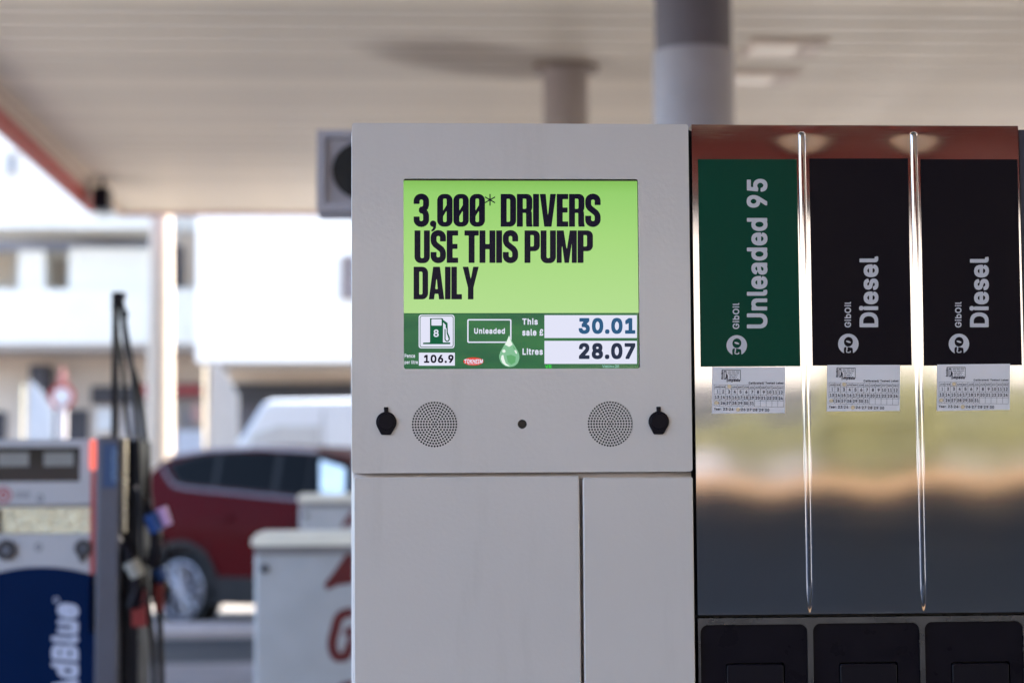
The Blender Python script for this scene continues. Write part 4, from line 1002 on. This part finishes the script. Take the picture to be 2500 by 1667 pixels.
# windscreen, rear screen, headlamps
def quad(name, P4, m_, off=.01):
    me = MB().add([C3(*p_) for p_ in P4], [(0, 1, 2, 3)]).mesh(name); o = link(name, me, m_, car); md = o.modifiers.new('solid', 'SOLIDIFY'); md.thickness = .01; md.offset = 0; return o
quad('windscreen', [(2.50, .74, 1.125), (2.50, -.74, 1.125), (1.80, -.62, 1.555), (1.80, .62, 1.555)], CAR_GLASS)
quad('rear_screen', [(-.80, .70, 1.10), (-.80, -.70, 1.10), (-.50, -.60, 1.53), (-.50, .60, 1.53)], CAR_GLASS)
for s_ in (1, -1): quad('headlamp', [(3.25, s_ * .74, .72), (3.52, s_ * .50, .70), (3.47, s_ * .48, .82), (3.15, s_ * .76, .90)], mat('lamp_glass', (.7, .72, .75), rough=.1, coat=1))
mb = MB()
for s_ in (1, -1): mb.tube([C3(2.05, s_ * .86, 1.10), C3(2.0, s_ * 1.0, 1.13), C3(1.98, s_ * 1.05, 1.14)], [.05, .08, .06], 10)
smooth(mb.build('mirror', RED_CAR, car), 60)
MB().add([C3(-.8, .7, .22), C3(3.3, .7, .22), C3(3.3, -.7, .22), C3(-.8, -.7, .22), C3(-.8, .7, .5), C3(3.3, .7, .5), C3(3.3, -.7, .5), C3(-.8, -.7, .5)],
         [(0, 1, 2, 3), (4, 7, 6, 5), (0, 4, 5, 1), (1, 5, 6, 2), (2, 6, 7, 3), (3, 7, 4, 0)]).build('underbody', VOID, car)
wheel_me = None
for wx in (0, 2.64):
    for s_ in (1, -1):
        yo, yi = s_ * .885, s_ * .66
        wh = MB().cyl(C3(wx, yi, .335), C3(wx, yo, .335), .335 * S, n=40).build('tyre', TYRE, car); bev(wh, .03, 3)
        rim = MB().cyl(C3(wx, yo, .335), C3(wx, yo + s_ * .006, .335), .262 * S, n=40)
        o = rim.build('rim_dish', mat('rim_dark', (.015, .015, .02), rough=.4, metal=.6), wh)
        mb = MB()
        for k in range(10):
            a_ = 2 * math.pi * k / 10
            for da in (-.10, .10):
                mb.cyl(C3(wx + .03 * math.cos(a_), yo + s_ * .02, .335 + .03 * math.sin(a_)), C3(wx + .25 * math.cos(a_ + da), yo + s_ * .014, .335 + .25 * math.sin(a_ + da)), .018, .016, n=6)
        mb.cyl(C3(wx, yo + s_ * .007, .335), C3(wx, yo + s_ * .035, .335), .05, n=14)
        nn = 32; pts_ = [C3(wx + .262 * math.cos(2 * math.pi * i / nn), yo + s_ * .012, .335 + .262 * math.sin(2 * math.pi * i / nn)) for i in range(nn + 1)]
        mb.tube(pts_, .014, 6); smooth(mb.build('rim_spokes', ALLOY, wh), 50)

# ================================================================ white van beyond, feather flags, round sign
YV = 26.5
a_ = at(592, 1062, YV); b_ = at(642, 975, YV); c_ = at(1000, 975, YV)
van = empty('parked_van', (b_.x + 1, YV, 0)); tag(van, 'white van parked beyond the red car', 'van')
vx0 = a_.x - .9
prof = [(vx0, .35), (vx0 - .02, .8), (a_.x - .75, 1.15), (a_.x, a_.z), (b_.x, b_.z - .05), (b_.x + .12, b_.z), (c_.x, c_.z + .02), (c_.x + .05, .35)]
bev(MB().prism(prof, YV, YV + 1.9).build('body', VAN_WHITE, van), .06)
MB().prism([(a_.x + .1, 1.45), (a_.x + .12, a_.z), (b_.x + .2, b_.z - .35), (b_.x + .75, b_.z - .35), (b_.x + .75, 1.45)], YV - .012, YV - .002).build('cab_window', mat('pale_glass', (.30, .33, .36), rough=.1), van)
MB().prism([(b_.x + .79, .5), (b_.x + .80, .5), (b_.x + .80, b_.z - .15), (b_.x + .79, b_.z - .15)], YV - .004, YV - .001).build('door_seam', VOID, van)
for wx in (vx0 + .65, c_.x - .7):
    o = MB().cyl((wx, YV - .03, .35), (wx, YV + .2, .35), .35, n=30).build('wheel', TYRE, van); MB().cyl((wx, YV - .04, .35), (wx, YV - .031, .35), .22, n=24).build('rim', ALLOY, o)
def flag(px0, px1, ptop, psh, Y, lb):
    t0, t1, sh = at(px0, ptop, Y), at(px0 + (px1 - px0) * .55, ptop, Y), at(px1, psh, Y)
    r = empty('feather_flag', (t0.x, Y, 0)); tag(r, lb, 'flag', 'white feather flags')
    x0_, x1_ = t0.x, sh.x; pts = [(x0_, .45), (x1_, .45), (x1_, sh.z), (t1.x, t1.z - .12), (t1.x - .12, t1.z), (x0_ + .05, t0.z)]
    o = MB().prism(pts, Y - .012, Y + .012).build('cloth', CLOTH, r)
    smooth(MB().cyl((x0_ - .02, Y, 0), (x0_ - .02, Y, t0.z - .05), .02, n=10).build('pole', CHROME, r))
    bev(MB().box(x0_ - .25, x0_ + .25, Y - .25, Y + .25, .006, .06).build('base', SLATE_DARK, r), .01)
flag(505, 582, 880, 965, 24.5, 'tall white feather flag standing left of the white van')
flag(62, 130, 930, 1000, 25.5, 'white feather flag behind the left dispenser')
p = at(151, 968, 24.0)
sg = empty('round_road_sign', (p.x, 24.0, 0)); tag(sg, 'round white sign with red ring on a pale post', 'road sign')
smooth(MB().cyl((p.x, 24.0, p.z), (p.x, 24.03, p.z), .155, n=32).build('disc', RED_SIGN, sg)); MB().cyl((p.x, 23.99, p.z), (p.x, 23.999, p.z), .105, n=32).build('disc_face', WHITE_PL, sg)
MB().prism([(p.x - .07, p.z + .17), (p.x + .07, p.z + .17), (p.x, p.z + .36)], 24.0, 24.03).build('top_plate', mat('pink_plate', (.6, .25, .22)), sg)
smooth(MB().cyl((p.x, 24.04, 0), (p.x, 24.04, p.z), .055, n=16).build('post', mat('pale_post', (.6, .58, .62)), sg))
for (px, py, Y, r_, lb) in ((75, 1046, 23.5, .32, 'low green bush left of the white flag'), (12, 1048, 23.8, .30, 'low green bush at the left edge')):
    c_ = at(px, py, Y); bs = empty('bush', (c_.x, Y, 0)); tag(bs, lb, 'bush', 'bushes behind the left dispenser'); random.seed(int(px)); mb = MB()
    for i in range(900):
        d = Vector((random.gauss(0, 1), random.gauss(0, 1), random.gauss(0, 1))).normalized() * r_ * random.random() ** .4
        p_ = Vector((c_.x + d.x, Y + d.y, c_.z * .62 + d.z * 1.9)); u = Vector((random.gauss(0, 1), random.gauss(0, 1), random.gauss(0, 1))).normalized() * .05; v = u.orthogonal().normalized() * .03
        mb.add([p_ - u, p_ + v, p_ + u, p_ - v], [(0, 1, 2, 3)])
    mb.build('leaves', LEAF, bs)['kind'] = 'stuff'
    MB().cyl((c_.x, Y, 0), (c_.x, Y, c_.z * .7), .03, .015, n=8).build('stem', BARK, bs)

# ================================================================ buildings beyond
def bx(o_, nm, px0, py0, px1, py1, Y, depth, m_, x0=None, x1=None, z0=None, z1=None):
    a_ = at(px0, py0, Y); b_ = at(px1, py1, Y)
    return MB().box(a_.x if x0 is None else x0, b_.x if x1 is None else x1, Y, Y + depth, b_.z if z0 is None else z0, a_.z if z1 is None else z1).build(nm, m_, o_)
def window(o_, px0, py0, px1, py1, Y, pane, fr=FRAME):
    a_ = at(px0, py0, Y); b_ = at(px1, py1, Y); t_ = .07
    w_ = plate('window', [(a_.x, b_.z), (b_.x, b_.z), (b_.x, a_.z), (a_.x, a_.z)], [[(a_.x + t_, b_.z + t_), (b_.x - t_, b_.z + t_), (b_.x - t_, a_.z - t_), (a_.x + t_, a_.z - t_)]], Y - .06, Y - .003, fr, o_)
    MB().box(a_.x + t_, b_.x - t_, Y - .03, Y - .004, b_.z + t_, a_.z - t_).build('pane', pane, w_); return w_
bA = empty('apartment_building', (at(200, 900, 36).x, 36, 0)); tag(bA, 'white apartment building with balconies behind the left dispenser', 'building')
bx(bA, 'wall', -900, 200, 482, 850, 36.2, 8, WHITE_WALL, z1=12.5)
bx(bA, 'upper_balcony', -900, 240, 222, 535, 34.4, 1.78, WHITE_WALL)
bx(bA, 'upper_slab', -900, 535, 370, 556, 34.2, 1.99, WHITE_WALL)
bx(bA, 'recess_wall', -900, 557, 362, 612, 36.0, .19, SHADE_WALL)
bx(bA, 'forward_wall', 45, 612, 108, 705, 34.9, 1.2, WHITE_WALL); bx(bA, 'forward_wall', 168, 606, 385, 705, 34.9, 1.2, WHITE_WALL)  # wall between the windows, moved forward out of the shade to read bright
bx(bA, 'lower_balcony', -900, 706, 486, 838, 34.6, 1.58, WHITE_WALL)
window(bA, 14, 372, 45, 430, 34.4, mat('blue_pane', (.16, .22, .30), rough=.1))
window(bA, -60, 620, 42, 702, 36.0, BLIND); window(bA, 112, 632, 164, 704, 36.0, BLIND)
window(bA, 425, 560, 488, 704, 36.0, BLIND); bx(bA, 'shutter', 424, 600, 446, 700, 35.9, .03, SHUTTER)
window(bA, 395, 545, 420, 704, 36.0, mat('grey_pane', (.3, .3, .33), rough=.2))
bx(bA, 'ground_floor_wall', -900, 838, 900, 1191, 36.4, 6, BEIGE_WALL, z0=0)
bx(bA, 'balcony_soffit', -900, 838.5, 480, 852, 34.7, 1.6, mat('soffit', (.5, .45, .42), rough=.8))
bx(bA, 'shutter', -60, 1005, 12, 1075, 36.3, .08, SHUTTER); bx(bA, 'shutter', 120, 1000, 214, 1080, 36.3, .08, SHUTTER)
bx(bA, 'awning_box', 72, 890, 112, 1000, 35.6, .7, SHUTTER); bx(bA, 'sign_board', 222, 942, 345, 985, 36.2, .15, SHUTTER)
for i, px in enumerate((236, 262)): bx(bA, 'white_panel', px, 995, px + 24, 1052, 36.25, .1, WHITE_PL)
bx(bA, 'door_panel', 300, 990, 345, 1070, 36.25, .1, mat('stone_panel', (.45, .42, .44)))
sgn = bx(bA, 'shop_sign', 345, 935, 500, 970, 36.1, .25, RED_SIGN_DK)
f = Flat(36.09); f.text('AURA', 428, 943, 490, 961, w=.04); f.rect(347, 940, 362, 968); f.build('sign_lettering', RED_SIGN, sgn)['kind'] = 'stuff'
bx(bA, 'shop_window', 430, 972, 498, 1100, 36.3, .06, mat('shop_glass', (.18, .17, .18), rough=.15))
bx(bA, 'poster', 468, 985, 492, 1030, 36.27, .02, mat('pink_poster', (.50, .30, .28))); bx(bA, 'poster', 455, 1005, 464, 1042, 36.27, .02, mat('blue_poster', (.10, .13, .2)))
bx(bA, 'low_wall', 432, 1050, 505, 1100, 33, .2, mat('pale_low_wall', (.4, .42, .48)), z0=0)
bB = empty('corner_building', (at(900, 900, 31).x, 31, 0)); tag(bB, 'bright white corner building overhanging a grey shopfront', 'building')
bx(bB, 'upper_wall', 482, 200, 1900, 880, 31, 9, WHITE_WALL, z1=12)
window(bB, 832, 625, 900, 732, 31, mat('brown_pane', (.16, .13, .13), rough=.3), mat('brown_frame', (.2, .16, .15)))
bx(bB, 'ground_wall', 560, 880, 1900, 1191, 33, 7, BEIGE_WALL, z0=0)
bx(bB, 'shop_band', 545, 936, 1900, 980, 32.7, .29, mat('grey_band', (.030, .030, .038), rough=.6))
bx(bB, 'shopfront', 575, 981, 1900, 1180, 32.8, .19, mat('shopfront_dark', (.06, .055, .07), rough=.4), z0=0)

# ================================================================ what the steel mirrors: the street behind the camera
wl = empty('reflection_wall', (6, -13.3, 0)); tag(wl, 'unseen low dark blue wall with peach coping, added to darken the steel reflections', 'wall')  # added unseen wall: hides the sunlit road from the steel's reflection
MB().box(-30, 45, -13.5, -13.1, 0, 1.285).build('reflection_wall_face', WALL_BLUE, wl); MB().box(-30, 45, -13.6, -13.0, 1.286, 1.44).build('reflection_wall_coping', PEACH, wl)
bC = empty('street_building', (6, -42, 0)); tag(bC, 'cream building across the street behind the camera', 'building')
MB().box(-40, 50, -50, -42, 3.75, 11).build('upper_wall', mat('cream_render', (.64, .56, .46), rough=.85, var=.06, vscale=.6), bC)
MB().box(-40, 50, -50, -41.5, 2.75, 3.74).build('shop_band', mat('grey_band', (.085, .085, .10)), bC)
MB().box(-40, 50, -50, -42, 0, 2.74).build('ground_floor', WHITE_WALL, bC)
for i in range(14):
    x = -30 + i * 5.2
    w_ = MB().box(x, x + 1.5, -41.99, -41.93, 7.6, 9.4).build('window', SHUTTER, bC)
def tree(x, y, h0, h1, r, n, seed, lb):
    random.seed(seed); t_ = empty('street_tree', (x, y, 0)); tag(t_, lb, 'tree', 'trees behind the camera'); mb = MB()
    cl = [(Vector((random.uniform(-r, r) * .8, random.uniform(-r, r) * .8, random.uniform(h0 + .3, h1 - .3)))) for _ in range(14)]
    for i in range(n):
        c_ = random.choice(cl); d = Vector((random.gauss(0, 1), random.gauss(0, 1), random.gauss(0, .7))) * r * .28; p_ = Vector((x, y, 0)) + c_ + d
        u = Vector((random.gauss(0, 1), random.gauss(0, 1), random.gauss(0, 1))).normalized() * .16; v = u.orthogonal().normalized() * .09
        mb.add([p_ - u, p_ + v, p_ + u, p_ - v], [(0, 1, 2, 3)])
    mb.build('crown', LEAF, t_)['kind'] = 'stuff'
    tr = MB().cyl((x, y, 0), (x, y, h0 + .8), .12, .08, n=10)
    for c_ in cl[:6]: tr.cyl((x, y, h0), Vector((x, y, 0)) + c_, .05, .02, n=6)
    tr.build('trunk', BARK, t_)
tree(9.5, -33, 1.4, 3.4, 1.9, 2600, 1, 'yellow green street tree, left of three behind the camera')
tree(13.5, -30, 1.3, 3.6, 2.1, 2800, 2, 'yellow green street tree, middle of three behind the camera')
tree(17.5, -32, 1.3, 3.8, 2.1, 2600, 3, 'yellow green street tree, right of three behind the camera')
hd = empty('hedge', (4, -34, 0)); tag(hd, 'clipped yellow green hedge across the street', 'hedge'); random.seed(9); mb = MB()
for i in range(6000):
    p_ = Vector((random.uniform(-12, 22), -34 + random.uniform(-.4, .4), random.uniform(1.95, 2.45 + .12 * math.sin(i)))); u = Vector((random.gauss(0, 1), random.gauss(0, 1), random.gauss(0, 1))).normalized() * .12; v = u.orthogonal().normalized() * .08
    mb.add([p_ - u, p_ + v, p_ + u, p_ - v], [(0, 1, 2, 3)])
mb.build('hedge_leaves', LEAF, hd)['kind'] = 'stuff'
MB().box(-12, 22, -34.35, -33.5, 0, 2.0).build('hedge_planter', mat('planter_render', (.36, .33, .32), rough=.8), hd)
